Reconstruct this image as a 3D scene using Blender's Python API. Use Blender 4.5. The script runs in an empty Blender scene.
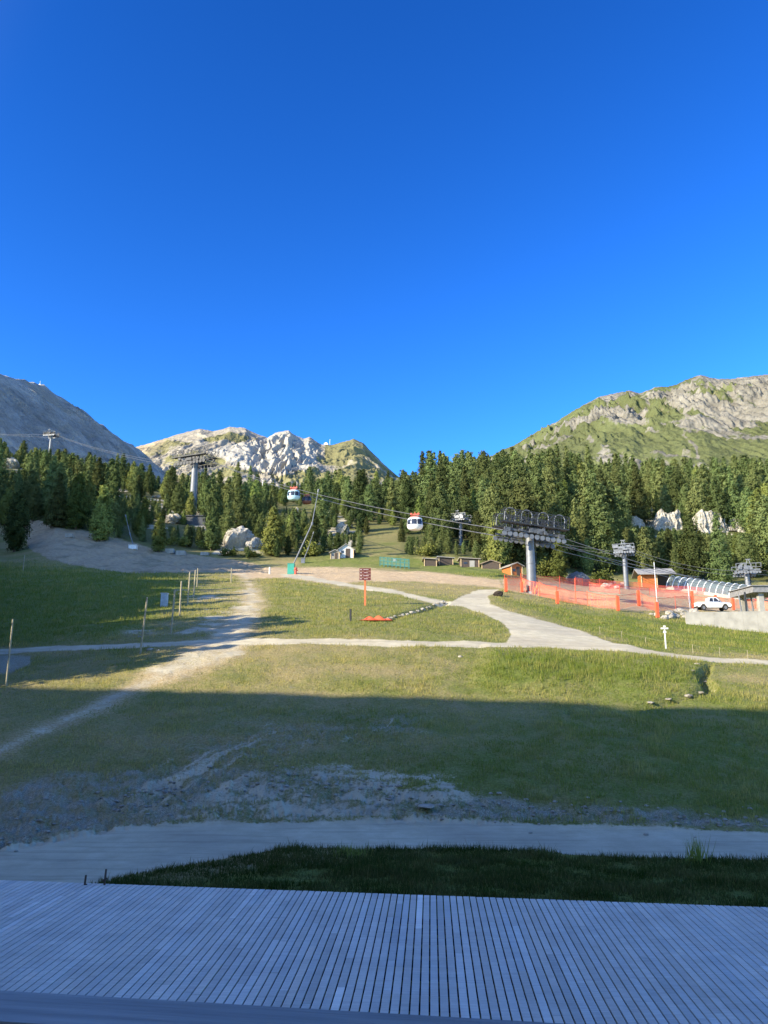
import bpy, bmesh, math, random
import numpy as np
from mathutils import Vector, Matrix, Euler
R = math.radians
random.seed(7)
RNG = np.random.RandomState(11)
S = bpy.context.scene
COL = S.collection

# ------------------------------------------------------------------ camera
CAMZ, PITCH, F = 4.6, R(12.5), 770.0
cam_d = bpy.data.cameras.new('camera'); cam = bpy.data.objects.new('camera', cam_d); COL.objects.link(cam)
cam.location = (0, 0, CAMZ); cam.rotation_euler = (R(90) + PITCH, 0, 0)
cam_d.sensor_fit = 'VERTICAL'; cam_d.sensor_height = 24.0; cam_d.lens = 24.0 * F / 1024.0
cam_d.clip_start = 0.05; cam_d.clip_end = 30000
S.camera = cam

# ------------------------------------------------------------------ light
SUN_AZ = R(60)      # measured from straight behind the camera towards the left
SUN_EL = R(22)
sdir = Vector((-math.sin(SUN_AZ) * math.cos(SUN_EL), -math.cos(SUN_AZ) * math.cos(SUN_EL), math.sin(SUN_EL)))
w = bpy.data.worlds.new('World'); S.world = w; w.use_nodes = True
nt = w.node_tree; nt.nodes.clear()
sky = nt.nodes.new('ShaderNodeTexSky'); sky.sky_type = 'NISHITA'; sky.sun_disc = False
sky.sun_elevation = SUN_EL
sky.sun_rotation = math.atan2(sdir.x, sdir.y)
sky.altitude = 2000; sky.air_density = 1.1; sky.dust_density = 0.2; sky.ozone_density = 3.0
hsv = nt.nodes.new('ShaderNodeHueSaturation'); hsv.inputs['Saturation'].default_value = 1.26; hsv.inputs['Value'].default_value = 1.0
hsv.inputs['Hue'].default_value = 0.504
bg = nt.nodes.new('ShaderNodeBackground'); bg.inputs['Strength'].default_value = 0.10
out = nt.nodes.new('ShaderNodeOutputWorld')
gm = nt.nodes.new('ShaderNodeGamma'); gm.inputs[1].default_value = 1.45; nt.links.new(hsv.outputs[0], gm.inputs[0])
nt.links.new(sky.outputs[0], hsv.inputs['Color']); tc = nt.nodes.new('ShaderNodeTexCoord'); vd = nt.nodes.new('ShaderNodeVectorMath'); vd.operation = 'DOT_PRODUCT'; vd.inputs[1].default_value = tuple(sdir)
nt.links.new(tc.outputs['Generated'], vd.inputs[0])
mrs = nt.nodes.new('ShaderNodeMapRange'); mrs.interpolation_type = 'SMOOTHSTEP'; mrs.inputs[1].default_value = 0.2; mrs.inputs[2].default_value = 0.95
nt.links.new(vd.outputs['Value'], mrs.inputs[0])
pale = nt.nodes.new('ShaderNodeMix'); pale.data_type = 'RGBA'; pale.blend_type = 'ADD'; pale.inputs[7].default_value = (2.45, 2.65, 1.65, 1)  # pale glow added around the sun, out of view, to fill the shade
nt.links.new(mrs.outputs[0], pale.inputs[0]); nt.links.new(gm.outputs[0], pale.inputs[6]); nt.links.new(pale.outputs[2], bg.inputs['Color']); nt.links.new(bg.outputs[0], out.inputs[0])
sun_d = bpy.data.lights.new('sun', 'SUN'); sun_d.energy = 4.95; sun_d.angle = R(0.6); sun_d.color = (1.0, 0.88, 0.66)
sun = bpy.data.objects.new('sun', sun_d); COL.objects.link(sun)
sun.rotation_euler = sdir.to_track_quat('Z', 'Y').to_euler(); sun.location = (-50, -30, 60)
S.view_settings.view_transform = 'Standard'; S.view_settings.look = 'None'
S.view_settings.exposure = 1.15; S.view_settings.gamma = 1.0; S.view_settings.use_curve_mapping = False
S.cycles.max_bounces = 5; S.cycles.diffuse_bounces = 2; S.cycles.transparent_max_bounces = 12
S.cycles.use_denoising = True

# ------------------------------------------------------------------ helpers
cp, sp = math.cos(PITCH), math.sin(PITCH)
def P(px, py, Y):
    dx, v = (px - 384) / F, (512 - py) / F
    s = Y / (cp - sp * v)
    return Vector((dx * s, Y, CAMZ + (sp + cp * v) * s))
def zrow(row, Y):
    v = (512 - np.asarray(row, float)) / F
    return CAMZ + (sp + cp * v) / (cp - sp * v) * Y
def project(x, y, z):
    d = y * cp + (z - CAMZ) * sp
    v = (-y * sp + (z - CAMZ) * cp) / d
    return 384 + F * x / d, 512 - F * v

class Noise:
    def __init__(s, seed):
        s.t = np.random.RandomState(seed).rand(256, 256)
    def n(s, x, y):
        xi = np.floor(x).astype(int); yi = np.floor(y).astype(int)
        fx = x - xi; fy = y - yi
        fx = fx * fx * (3 - 2 * fx); fy = fy * fy * (3 - 2 * fy)
        t = s.t
        a = t[xi & 255, yi & 255]; b = t[(xi + 1) & 255, yi & 255]; c = t[xi & 255, (yi + 1) & 255]; d = t[(xi + 1) & 255, (yi + 1) & 255]
        return (a * (1 - fx) + b * fx) * (1 - fy) + (c * (1 - fx) + d * fx) * fy
    def fbm(s, x, y, oc=4, g=0.5):
        x = np.asarray(x, float); y = np.asarray(y, float)
        r = 0; a = 1; tot = 0
        for k in range(oc):
            r = r + a * (s.n(x * 2 ** k + 13.7 * k, y * 2 ** k + 7.3 * k) * 2 - 1); tot += a; a *= g
        return r / tot
    def ridged(s, x, y, oc=4, g=0.5):
        r = 0; a = 1; tot = 0
        for k in range(oc):
            r = r + a * (1 - np.abs(s.n(x * 2 ** k + 3.1 * k, y * 2 ** k + 9.3 * k) * 2 - 1)); tot += a; a *= g
        return r / tot
N1, N2, N3, N4 = Noise(1), Noise(2), Noise(3), Noise(4)

def np_mesh(name, V, Fq, attrs=None, smooth=False):
    me = bpy.data.meshes.new(name)
    V = np.ascontiguousarray(V, dtype=np.float32); Fq = np.ascontiguousarray(Fq, dtype=np.int32)
    k = Fq.shape[1]
    me.vertices.add(len(V)); me.vertices.foreach_set('co', V.ravel())
    me.loops.add(Fq.size); me.loops.foreach_set('vertex_index', Fq.ravel())
    me.polygons.add(len(Fq)); me.polygons.foreach_set('loop_start', np.arange(0, Fq.size, k, dtype=np.int32))
    me.polygons.foreach_set('use_smooth', np.full(len(Fq), smooth, dtype=bool))
    me.update(calc_edges=True)
    for an, arr in (attrs or {}).items():
        at = me.color_attributes.new(an, 'FLOAT_COLOR', 'POINT')
        at.data.foreach_set('color', np.ascontiguousarray(arr, dtype=np.float32).ravel())
    return me

def put(name, me, mat, parent=None):
    o = bpy.data.objects.new(name, me); COL.objects.link(o)
    if mat is not None and len(me.materials) == 0: me.materials.append(mat)
    if parent is not None: o.parent = parent
    return o
def tag(o, label=None, cat=None, group=None, kind=None):
    if label: o['label'] = label
    if cat: o['category'] = cat
    if group: o['group'] = group
    if kind: o['kind'] = kind
    return o
def empty(name, loc=(0, 0, 0), rz=0.0):
    o = bpy.data.objects.new(name, None); COL.objects.link(o)
    o.location = loc; o.rotation_euler = (0, 0, rz); o.empty_display_size = 0.3
    return o
def copy_tree(o, parent=None):
    c = o.copy(); COL.objects.link(c)
    c.parent = parent
    for ch in list(o.children): copy_tree(ch, c)
    return c

class MB:
    def __init__(s): s.v = []; s.f = []
    def add(s, vs, fs):
        n = len(s.v); s.v += [tuple(v) for v in vs]; s.f += [tuple(i + n for i in f) for f in fs]; return s
    def box(s, c, d, rot=None, taper=1.0):
        M = Matrix.Translation(Vector(c)) @ (rot.to_matrix().to_4x4() if rot is not None else Matrix.Identity(4))
        vs = []
        for z in (-1, 1):
            k = taper if z > 0 else 1.0
            for x, y in ((-1, -1), (1, -1), (1, 1), (-1, 1)):
                vs.append(M @ Vector((x * d[0] / 2 * k, y * d[1] / 2 * k, z * d[2] / 2)))
        return s.add(vs, [(3, 2, 1, 0), (4, 5, 6, 7), (0, 1, 5, 4), (1, 2, 6, 5), (2, 3, 7, 6), (3, 0, 4, 7)])
    def tube(s, a, b, r0, r1=None, n=8, cap=True):
        a = Vector(a); b = Vector(b); r1 = r0 if r1 is None else r1
        q = (b - a).to_track_quat('Z', 'Y'); vs = []
        for p, r in ((a, r0), (b, r1)):
            for k in range(n):
                t = 2 * math.pi * k / n
                vs.append(p + q @ Vector((math.cos(t) * r, math.sin(t) * r, 0)))
        fs = [(k, (k + 1) % n, n + (k + 1) % n, n + k) for k in range(n)]
        if cap: fs += [tuple(range(n - 1, -1, -1)), tuple(range(n, 2 * n))]
        return s.add(vs, fs)
    def path(s, pts, r, n=6):
        for a, b in zip(pts[:-1], pts[1:]): s.tube(a, b, r, r, n)
        return s
    def lathe(s, prof, n=16, c=(0, 0, 0), sx=1, sy=1):
        vs = [(c[0] + r * math.cos(2 * math.pi * k / n) * sx, c[1] + r * math.sin(2 * math.pi * k / n) * sy, c[2] + z) for z, r in prof for k in range(n)]
        fs = []
        for i in range(len(prof) - 1):
            for k in range(n): fs.append((i * n + k, i * n + (k + 1) % n, (i + 1) * n + (k + 1) % n, (i + 1) * n + k))
        fs += [tuple(range(n - 1, -1, -1)), tuple(range((len(prof) - 1) * n, len(prof) * n))]
        return s.add(vs, fs)
    def prism(s, outline, y0, y1):      # outline in xz, extruded along y
        n = len(outline)
        vs = [(x, y0, z) for x, z in outline] + [(x, y1, z) for x, z in outline]
        return s.add(vs, [tuple(range(n)), tuple(range(2 * n - 1, n - 1, -1))] + [(k, n + k, n + (k + 1) % n, (k + 1) % n) for k in range(n)])
    def build(s, name, mat, parent=None, smooth=False, bevel=0):
        me = bpy.data.meshes.new(name); me.from_pydata(s.v, [], s.f); me.update()
        bm = bmesh.new(); bm.from_mesh(me); bmesh.ops.recalc_face_normals(bm, faces=bm.faces)
        if bevel: bmesh.ops.bevel(bm, geom=list(bm.edges), offset=bevel, segments=2, affect='EDGES', clamp_overlap=True)
        bm.to_mesh(me); bm.free()
        if smooth:
            for p in me.polygons: p.use_smooth = True
            try: me.set_sharp_from_angle(angle=R(40))
            except Exception: pass
        return put(name, me, mat, parent)

# ------------------------------------------------------------------ materials
def mat_simple(name, col, rough=0.7, metal=0.0, nscale=3.0, namt=0.25, bump=0.0, trans=0.0):
    m = bpy.data.materials.new(name); m.use_nodes = True; t = m.node_tree; b = t.nodes['Principled BSDF']
    b.inputs['Roughness'].default_value = rough; b.inputs['Metallic'].default_value = metal
    co = t.nodes.new('ShaderNodeTexCoord'); n = t.nodes.new('ShaderNodeTexNoise'); n.inputs['Scale'].default_value = nscale; n.inputs['Detail'].default_value = 6
    t.links.new(co.outputs['Object'], n.inputs['Vector'])
    mx = t.nodes.new('ShaderNodeMix'); mx.data_type = 'RGBA'
    mx.inputs[6].default_value = tuple(c * (1 - namt) for c in col) + (1,); mx.inputs[7].default_value = tuple(min(1, c * (1 + namt)) for c in col) + (1,)
    mr = t.nodes.new('ShaderNodeMapRange'); mr.inputs[1].default_value = 0.3; mr.inputs[2].default_value = 0.7
    t.links.new(n.outputs['Fac'], mr.inputs[0]); t.links.new(mr.outputs[0], mx.inputs[0]); t.links.new(mx.outputs[2], b.inputs['Base Color'])
    if bump:
        bp = t.nodes.new('ShaderNodeBump'); bp.inputs['Strength'].default_value = bump; bp.inputs['Distance'].default_value = 0.1
        t.links.new(n.outputs['Fac'], bp.inputs['Height']); t.links.new(bp.outputs[0], b.inputs['Normal'])
    return m
def nd(t, typ, **kw):
    n = t.nodes.new(typ)
    for k, v in kw.items(): setattr(n, k, v)
    return n
def mixc(t, fac, a, b):
    mx = nd(t, 'ShaderNodeMix', data_type='RGBA')
    for i, s in ((0, fac), (6, a), (7, b)):
        if hasattr(s, 'is_output'): t.links.new(s, mx.inputs[i])
        elif i == 0: mx.inputs[0].default_value = s
        else: mx.inputs[i].default_value = tuple(s) + (1,)
    return mx.outputs[2]
def noise(t, vec, scale, detail=5, rough=0.55):
    n = nd(t, 'ShaderNodeTexNoise'); n.inputs['Scale'].default_value = scale; n.inputs['Detail'].default_value = detail; n.inputs['Roughness'].default_value = rough
    t.links.new(vec, n.inputs['Vector']); return n.outputs['Fac']
def rng(t, s, a, b, c=0.0, d=1.0):
    m = nd(t, 'ShaderNodeMapRange'); t.links.new(s, m.inputs[0])
    for i, v in enumerate((a, b, c, d)): m.inputs[i + 1].default_value = v
    return m.outputs[0]
def mth(t, op, a, b=None):
    m = nd(t, 'ShaderNodeMath', operation=op)
    for i, s in enumerate((a, b)):
        if s is None: continue
        if hasattr(s, 'is_output'): t.links.new(s, m.inputs[i])
        else: m.inputs[i].default_value = s
    return m.outputs[0]

def terrain_material():
    m = bpy.data.materials.new('terrain'); m.use_nodes = True; t = m.node_tree; b = t.nodes['Principled BSDF']
    b.inputs['Roughness'].default_value = 0.95
    b.inputs['Specular IOR Level'].default_value = 0.15
    at = nd(t, 'ShaderNodeVertexColor', layer_name='mask'); at2 = nd(t, 'ShaderNodeVertexColor', layer_name='mask2')
    sx = nd(t, 'ShaderNodeSeparateColor'); t.links.new(at.outputs['Color'], sx.inputs[0])
    sx2 = nd(t, 'ShaderNodeSeparateColor'); t.links.new(at2.outputs['Color'], sx2.inputs[0])
    dirt, lush, brown = sx.outputs; grav, forest, greyd = sx2.outputs
    co = nd(t, 'ShaderNodeNewGeometry').outputs['Position']
    nf = noise(t, co, 9.0, 6, 0.7); nm = noise(t, co, 1.3, 6, 0.65); nl = noise(t, co, 0.22, 5, 0.6); ng = noise(t, co, 28.0, 3, 0.7)
    l = mth(t, 'ADD', lush, mth(t, 'MULTIPLY', mth(t, 'SUBTRACT', nm, 0.5), 1.5)); l = mth(t, 'ADD', l, mth(t, 'MULTIPLY', mth(t, 'SUBTRACT', nl, 0.5), 1.2))
    l = rng(t, l, 0.0, 1.0)
    drycol = mixc(t, rng(t, nf, 0.35, 0.65), (0.22, 0.18, 0.072), (0.40, 0.335, 0.16))
    lushcol = mixc(t, rng(t, nf, 0.3, 0.7), (0.085, 0.115, 0.02), (0.215, 0.25, 0.055))
    g = mixc(t, l, drycol, lushcol)
    # bare scuffed spots in the grass
    bare = rng(t, mth(t, 'ADD', nm, mth(t, 'MULTIPLY', nl, 0.5)), 0.88, 0.98, 0, 0.8)
    bare = mth(t, 'MULTIPLY', bare, mth(t, 'SUBTRACT', 1.0, lush))
    g = mixc(t, bare, g, (0.33, 0.28, 0.2))
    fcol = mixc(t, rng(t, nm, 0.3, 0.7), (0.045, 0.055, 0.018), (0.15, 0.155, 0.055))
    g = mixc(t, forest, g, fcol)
    def edge(mask, n1, lo=0.32, hi=0.68, amt=0.7):
        s = mth(t, 'ADD', mask, mth(t, 'MULTIPLY', mth(t, 'SUBTRACT', n1, 0.5), amt))
        return rng(t, s, lo, hi)
    browncol = mixc(t, rng(t, nm, 0.3, 0.7), (0.42, 0.30, 0.17), (0.58, 0.45, 0.28))
    g = mixc(t, edge(brown, nf, 0.3, 0.8, 1.3), g, browncol)
    greycol = mixc(t, rng(t, nm, 0.3, 0.7), (0.34, 0.25, 0.145), (0.50, 0.385, 0.235))
    greycol = mixc(t, rng(t, nf, 0.45, 0.7, 0, .5), greycol, (0.42, 0.38, 0.3))
    greycol = mixc(t, rng(t, nl, 0.5, 0.65, 0, .5), greycol, (0.13, 0.13, 0.07))
    g = mixc(t, edge(greyd, nf, 0.3, 0.7, 0.8), g, greycol)
    gravcol = mixc(t, rng(t, ng, 0.35, 0.65), (0.15, 0.14, 0.10), (0.56, 0.52, 0.40))
    g = mixc(t, edge(grav, nf, 0.15, 1.05, 1.4), g, gravcol)
    dirtcol = mixc(t, rng(t, nm, 0.3, 0.7), (0.46, 0.41, 0.28), (0.60, 0.545, 0.39))
    dirtcol = mixc(t, rng(t, ng, 0.55, 0.75, 0, 0.45), dirtcol, (0.2, 0.18, 0.15))
    dirtcol = mixc(t, rng(t, nl, 0.42, 0.62, 0, 0.45), dirtcol, (0.33, 0.29, 0.22))
    mp = nd(t, 'ShaderNodeMapping'); mp.inputs['Scale'].default_value = (0.18, 2.6, 1.0); mp.inputs['Rotation'].default_value = (0, 0, 0.09); t.links.new(co, mp.inputs[0])
    nst = noise(t, mp.outputs[0], 1.0, 5, 0.65)
    dirtcol = mixc(t, rng(t, nst, 0.5, 0.62, 0, 0.38), dirtcol, (0.27, 0.235, 0.17))
    g = mixc(t, edge(dirt, nf, 0.32, 0.62, 1.2), g, dirtcol)
    t.links.new(g, b.inputs['Base Color'])
    bp = nd(t, 'ShaderNodeBump'); bp.inputs['Distance'].default_value = 0.12
    isg = mth(t, 'SUBTRACT', 1.0, mth(t, 'MULTIPLY', dirt, 0.8)); t.links.new(mth(t, 'MULTIPLY', isg, 0.75), bp.inputs['Strength'])
    h = mth(t, 'ADD', nf, mth(t, 'MULTIPLY', nm, 1.2)); h = mth(t, 'ADD', h, mth(t, 'MULTIPLY', ng, 0.4))
    t.links.new(h, bp.inputs['Height']); t.links.new(bp.outputs[0], b.inputs['Normal'])
    return m
M_TER = terrain_material()

def rock_material(name, c0, c1, green=0.0, gcol=(0.13, 0.16, 0.05), scale=0.5, attr=False, bump=0.8, bdist=1.0):
    m = bpy.data.materials.new(name); m.use_nodes = True; t = m.node_tree; b = t.nodes['Principled BSDF']
    b.inputs['Roughness'].default_value = 0.95; b.inputs['Specular IOR Level'].default_value = 0.1
    co = nd(t, 'ShaderNodeNewGeometry').outputs['Position']
    n1 = noise(t, co, scale, 8, 0.7); n2 = noise(t, co, scale * 0.2, 5, 0.6); n3 = noise(t, co, scale * 5, 4, 0.7)
    c = mixc(t, rng(t, n1, 0.35, 0.65), c0, c1)
    c = mixc(t, rng(t, n3, 0.5, 0.75, 0, 0.35), c, tuple(x * 0.45 for x in c0))
    if attr:
        at = nd(t, 'ShaderNodeVertexColor', layer_name='mask'); sx = nd(t, 'ShaderNodeSeparateColor'); t.links.new(at.outputs['Color'], sx.inputs[0])
        gr = mth(t, 'ADD', sx.outputs[0], mth(t, 'MULTIPLY', mth(t, 'SUBTRACT', n1, 0.5), 1.1)); gr = mth(t, 'ADD', gr, mth(t, 'MULTIPLY', mth(t, 'SUBTRACT', n3, 0.5), 0.7))
        gc = mixc(t, rng(t, n2, 0.35, 0.65), gcol, tuple(x * 1.5 for x in gcol))
        gc = mixc(t, rng(t, n3, 0.52, 0.7, 0, 0.55), gc, tuple(x * 0.45 for x in gcol))
        c = mixc(t, rng(t, gr, 0.4, 0.6), c, gc)
        wh = mth(t, 'ADD', sx.outputs[1], mth(t, 'MULTIPLY', mth(t, 'SUBTRACT', n1, 0.5), 0.6))
        c = mixc(t, rng(t, wh, 0.4, 0.6), c, (0.36, 0.335, 0.28))
        br = mth(t, 'ADD', sx.outputs[2], mth(t, 'MULTIPLY', mth(t, 'SUBTRACT', n1, 0.5), 0.9))
        c = mixc(t, rng(t, br, 0.4, 0.7), c, (0.38, 0.30, 0.2))
    elif green:
        c = mixc(t, rng(t, n2, 1 - green, 1.05 - green), c, gcol)
    t.links.new(c, b.inputs['Base Color'])
    bp = nd(t, 'ShaderNodeBump'); bp.inputs['Distance'].default_value = bdist; bp.inputs['Strength'].default_value = bump
    t.links.new(mth(t, 'ADD', n1, mth(t, 'MULTIPLY', n3, 0.3)), bp.inputs['Height']); t.links.new(bp.outputs[0], b.inputs['Normal'])
    return m
M_MTL = rock_material('grey mountain rock', (0.24, 0.235, 0.21), (0.5, 0.485, 0.44), scale=0.02, attr=True, bump=1.0, bdist=22)
M_MTC = rock_material('pale mountain rock', (0.24, 0.21, 0.16), (0.38, 0.34, 0.27), scale=0.012, attr=True, gcol=(0.15, 0.14, 0.065), bump=1.0, bdist=9)
M_MTR = rock_material('ridge mountain rock', (0.13, 0.12, 0.095), (0.27, 0.25, 0.205), scale=0.025, attr=True, gcol=(0.088, 0.098, 0.04), bump=1.0, bdist=7)
M_ROCK = rock_material('limestone', (0.28, 0.255, 0.21), (0.46, 0.43, 0.37), scale=1.2, bump=0.8, bdist=0.3)
M_CLIFF = rock_material('white cliff rock', (0.34, 0.31, 0.25), (0.56, 0.52, 0.44), green=0.4, gcol=(0.09, 0.11, 0.03), scale=0.5, bump=1.0, bdist=1.0)
M_DROCK = rock_material('dark rock', (0.03, 0.025, 0.02), (0.07, 0.055, 0.045), scale=2.0)

def leaf_mat(name, c0, c1, rnd=True, tl=0.10):
    m = bpy.data.materials.new(name); m.use_nodes = True; t = m.node_tree; t.nodes.remove(t.nodes['Principled BSDF'])
    o = t.nodes['Material Output']
    at = nd(t, 'ShaderNodeVertexColor', layer_name='tint'); sx = nd(t, 'ShaderNodeSeparateColor'); t.links.new(at.outputs['Color'], sx.inputs[0])
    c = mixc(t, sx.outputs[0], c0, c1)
    if rnd:
        oi = nd(t, 'ShaderNodeObjectInfo').outputs['Random']
        hs = nd(t, 'ShaderNodeHueSaturation'); t.links.new(rng(t, oi, 0, 1, 0.475, 0.52), hs.inputs['Hue'])
        oi2 = mth(t, 'FRACT', mth(t, 'MULTIPLY', oi, 7.31)); t.links.new(rng(t, oi2, 0, 1, 0.42, 1.2), hs.inputs['Value'])
        t.links.new(c, hs.inputs['Color']); c = hs.outputs[0]
    d = nd(t, 'ShaderNodeBsdfDiffuse'); tr = nd(t, 'ShaderNodeBsdfTranslucent'); mx = nd(t, 'ShaderNodeMixShader'); mx.inputs[0].default_value = tl
    t.links.new(c, d.inputs[0]); t.links.new(c, tr.inputs[0]); t.links.new(d.outputs[0], mx.inputs[1]); t.links.new(tr.outputs[0], mx.inputs[2]); t.links.new(mx.outputs[0], o.inputs[0])
    return m
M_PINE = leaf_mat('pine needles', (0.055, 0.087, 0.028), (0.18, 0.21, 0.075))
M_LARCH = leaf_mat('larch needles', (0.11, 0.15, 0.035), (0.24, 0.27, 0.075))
M_FAR = leaf_mat('far wood foliage', (0.048, 0.076, 0.026), (0.16, 0.19, 0.068), rnd=False)
M_GRASS = leaf_mat('grass blades', (0.17, 0.225, 0.034), (0.56, 0.465, 0.18), rnd=False, tl=0.5)
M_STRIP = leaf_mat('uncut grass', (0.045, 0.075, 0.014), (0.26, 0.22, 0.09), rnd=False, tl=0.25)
M_BARK = mat_simple('bark', (0.12, 0.085, 0.06), 0.95, nscale=4)
M_GALV = mat_simple('galvanised steel', (0.17, 0.18, 0.195), 0.55, 0.3, nscale=1.5, namt=0.15)
M_DGALV = mat_simple('dark weathered steel', (0.035, 0.038, 0.042), 0.6, 0.4, nscale=2, namt=0.25)
M_CABLE = mat_simple('steel cable', (0.15, 0.155, 0.16), 0.5, 0.5)
M_WHITE = mat_simple('white paint', (0.75, 0.75, 0.73), 0.5, nscale=2, namt=0.08)
M_CARPAINT = mat_simple('white car paint', (0.8, 0.8, 0.8), 0.25, nscale=1, namt=0.03)
M_RED = mat_simple('red paint', (0.5, 0.09, 0.05), 0.5, namt=0.15)
M_ORANGE = mat_simple('orange foam', (0.72, 0.10, 0.035), 0.7, namt=0.12)
M_GLASS = mat_simple('dark glass', (0.03, 0.035, 0.045), 0.1, namt=0.1)
M_RUBBER = mat_simple('rubber', (0.02, 0.02, 0.02), 0.85)
M_CONC = mat_simple('pale concrete', (0.33, 0.315, 0.275), 0.9, nscale=1.2, namt=0.18, bump=0.2)
M_WOODO = mat_simple('orange varnished wood', (0.42, 0.12, 0.025), 0.7, nscale=5, namt=0.25)
M_WOODP = mat_simple('pale wood', (0.55, 0.40, 0.22), 0.8, nscale=6, namt=0.2)
M_WOODD = mat_simple('dark wood', (0.075, 0.055, 0.042), 0.9, nscale=5, namt=0.3)
M_ROOFG = mat_simple('grey roof', (0.27, 0.26, 0.25), 0.8, nscale=3, namt=0.2)
M_ROOFP = mat_simple('pale shingle roof', (0.28, 0.25, 0.21), 0.85, nscale=3, namt=0.2)
M_STAKE = mat_simple('weathered stake wood', (0.33, 0.29, 0.19), 0.85, nscale=8, namt=0.25)
M_GREENB = mat_simple('green enamel', (0.05, 0.33, 0.24), 0.5, namt=0.12)
M_PUR = mat_simple('maroon panel', (0.13, 0.022, 0.02), 0.6, namt=0.2)
M_WALLB = mat_simple('render wall', (0.55, 0.5, 0.43), 0.9, nscale=0.6, namt=0.1)

def net_mat(name, col):
    m = bpy.data.materials.new(name); m.use_nodes = True; t = m.node_tree; b = t.nodes['Principled BSDF']; b.inputs['Base Color'].default_value = col + (1,); b.inputs['Roughness'].default_value = 0.7
    p = nd(t, 'ShaderNodeNewGeometry').outputs['Position']; s = nd(t, 'ShaderNodeSeparateXYZ'); t.links.new(p, s.inputs[0])
    def line(a, w):
        return mth(t, 'LESS_THAN', mth(t, 'FRACT', mth(t, 'MULTIPLY', a, 14.0)), w)
    h = line(s.outputs[2], 0.18); v = line(mth(t, 'ADD', s.outputs[0], s.outputs[1]), 0.18)
    f = mth(t, 'MAXIMUM', h, v)
    tr = nd(t, 'ShaderNodeBsdfTransparent'); mx = nd(t, 'ShaderNodeMixShader'); t.links.new(f, mx.inputs[0]); t.links.new(tr.outputs[0], mx.inputs[1]); t.links.new(b.outputs[0], mx.inputs[2])
    t.links.new(mx.outputs[0], t.nodes['Material Output'].inputs[0]); return m
M_NET = net_mat('orange netting', (0.85, 0.17, 0.06)); M_NETR = net_mat('red netting', (0.75, 0.12, 0.09))

def wood_grain(name, c0, c1, direction, attr=None):
    m = bpy.data.materials.new(name); m.use_nodes = True; t = m.node_tree; b = t.nodes['Principled BSDF']; b.inputs['Roughness'].default_value = 0.8
    co = nd(t, 'ShaderNodeTexCoord').outputs['Object']; mp = nd(t, 'ShaderNodeMapping'); mp.inputs['Rotation'].default_value = (0, 0, direction); mp.inputs['Scale'].default_value = (1.2, 28, 10)
    t.links.new(co, mp.inputs[0]); n = noise(t, mp.outputs[0], 1.0, 6, 0.65); n2 = noise(t, co, 1.1, 4)
    c = mixc(t, rng(t, n, 0.3, 0.7), c0, c1)
    c = mixc(t, rng(t, n2, 0.45, 0.8, 0, 0.4), c, tuple(x * 0.6 for x in c0))
    if attr:
        at = nd(t, 'ShaderNodeVertexColor', layer_name=attr); hs = nd(t, 'ShaderNodeMix', data_type='RGBA', blend_type='MULTIPLY'); hs.inputs[0].default_value = 1
        t.links.new(c, hs.inputs[6]); t.links.new(at.outputs['Color'], hs.inputs[7]); c = hs.outputs[2]
    t.links.new(c, b.inputs['Base Color'])
    bp = nd(t, 'ShaderNodeBump'); bp.inputs['Strength'].default_value = 0.4; bp.inputs['Distance'].default_value = 0.01; t.links.new(n, bp.inputs['Height']); t.links.new(bp.outputs[0], b.inputs['Normal'])
    return m

# ------------------------------------------------------------------ terrain
YA = [18, 22, 27, 31, 42, 55, 75, 95, 120, 150, 200, 260, 330, 380, 430]
def rows(*r): return list(r)
# picture rows of the ground at distances 31.. ; first three distances given as heights
TAB = {
 -300: (( -.25, -.2, -.1), (781, 690, 640, 585, 560, 545, 525, 500, 470, 440, 436, 440)),
 0:    (( -.25, -.2, -.1), (783, 699, 656, 611, 588, 567, 552, 520, 490, 462, 470, 484)),
 50:   (( -.25, -.2, -.1), (783, 700, 655, 611, 588, 568, 538, 512, 490, 474, 480, 492)),
 100:  (( -.25, -.2, -.1), (783, 701, 652, 611, 588, 571, 546, 520, 496, 486, 492, 504)),
 200:  (( -.25, -.2, -.1), (783, 702, 645, 610, 590, 576, 564, 530, 505, 499, 504, 514)),
 300:  (( -.25, -.2, -.1), (783, 703, 643, 609, 589, 577, 567, 540, 512, 497, 504, 514)),
 384:  (( -.25, -.2, -.1), (783, 703, 643, 609, 590, 577, 566, 540, 512, 500, 506, 515)),
 500:  (( -.25, -.2, -.1), (783, 704, 647, 616, 592, 578, 567, 540, 510, 490, 496, 506)),
 600:  (( -.25, -.2, -.1), (783, 706, 650, 624, 607, 594, 583, 550, 510, 490, 496, 506)),
 700:  (( -.25, -.2, -.1), (784, 708, 653, 636, 619, 606, 588, 556, 515, 500, 506, 516)),
 768:  (( -.25, -.2, -.1), (784, 709, 656, 641, 627, 611, 590, 556, 515, 497, 502, 512)),
 1068: (( -.25, -.2, -.1), (786, 712, 665, 650, 635, 615, 590, 555, 510, 475, 478, 490)),
}
u_fine = np.concatenate([np.linspace(-3.4, -0.62, 150)[:-1], np.linspace(-0.62, 0.62, 1000), np.linspace(0.62, 1.6, 50)[1:]])
lY = np.linspace(math.log(16.5), math.log(430), 520); Yg = np.exp(lY)
ZT = []; cols = sorted(TAB)
for c in cols:
    za, rr = TAB[c]
    z = np.interp(lY, np.log(YA), list(za) + [float(zrow(r, y)) for r, y in zip(rr, YA[3:])])
    k = np.exp(-0.5 * (np.arange(-14, 15) / 6.0) ** 2); k /= k.sum()
    z = np.convolve(np.pad(z, 14, mode='edge'), k, 'valid'); ZT.append(z)
ZT = np.array(ZT); ucol = np.array([(c - 384) / F for c in cols])
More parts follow.
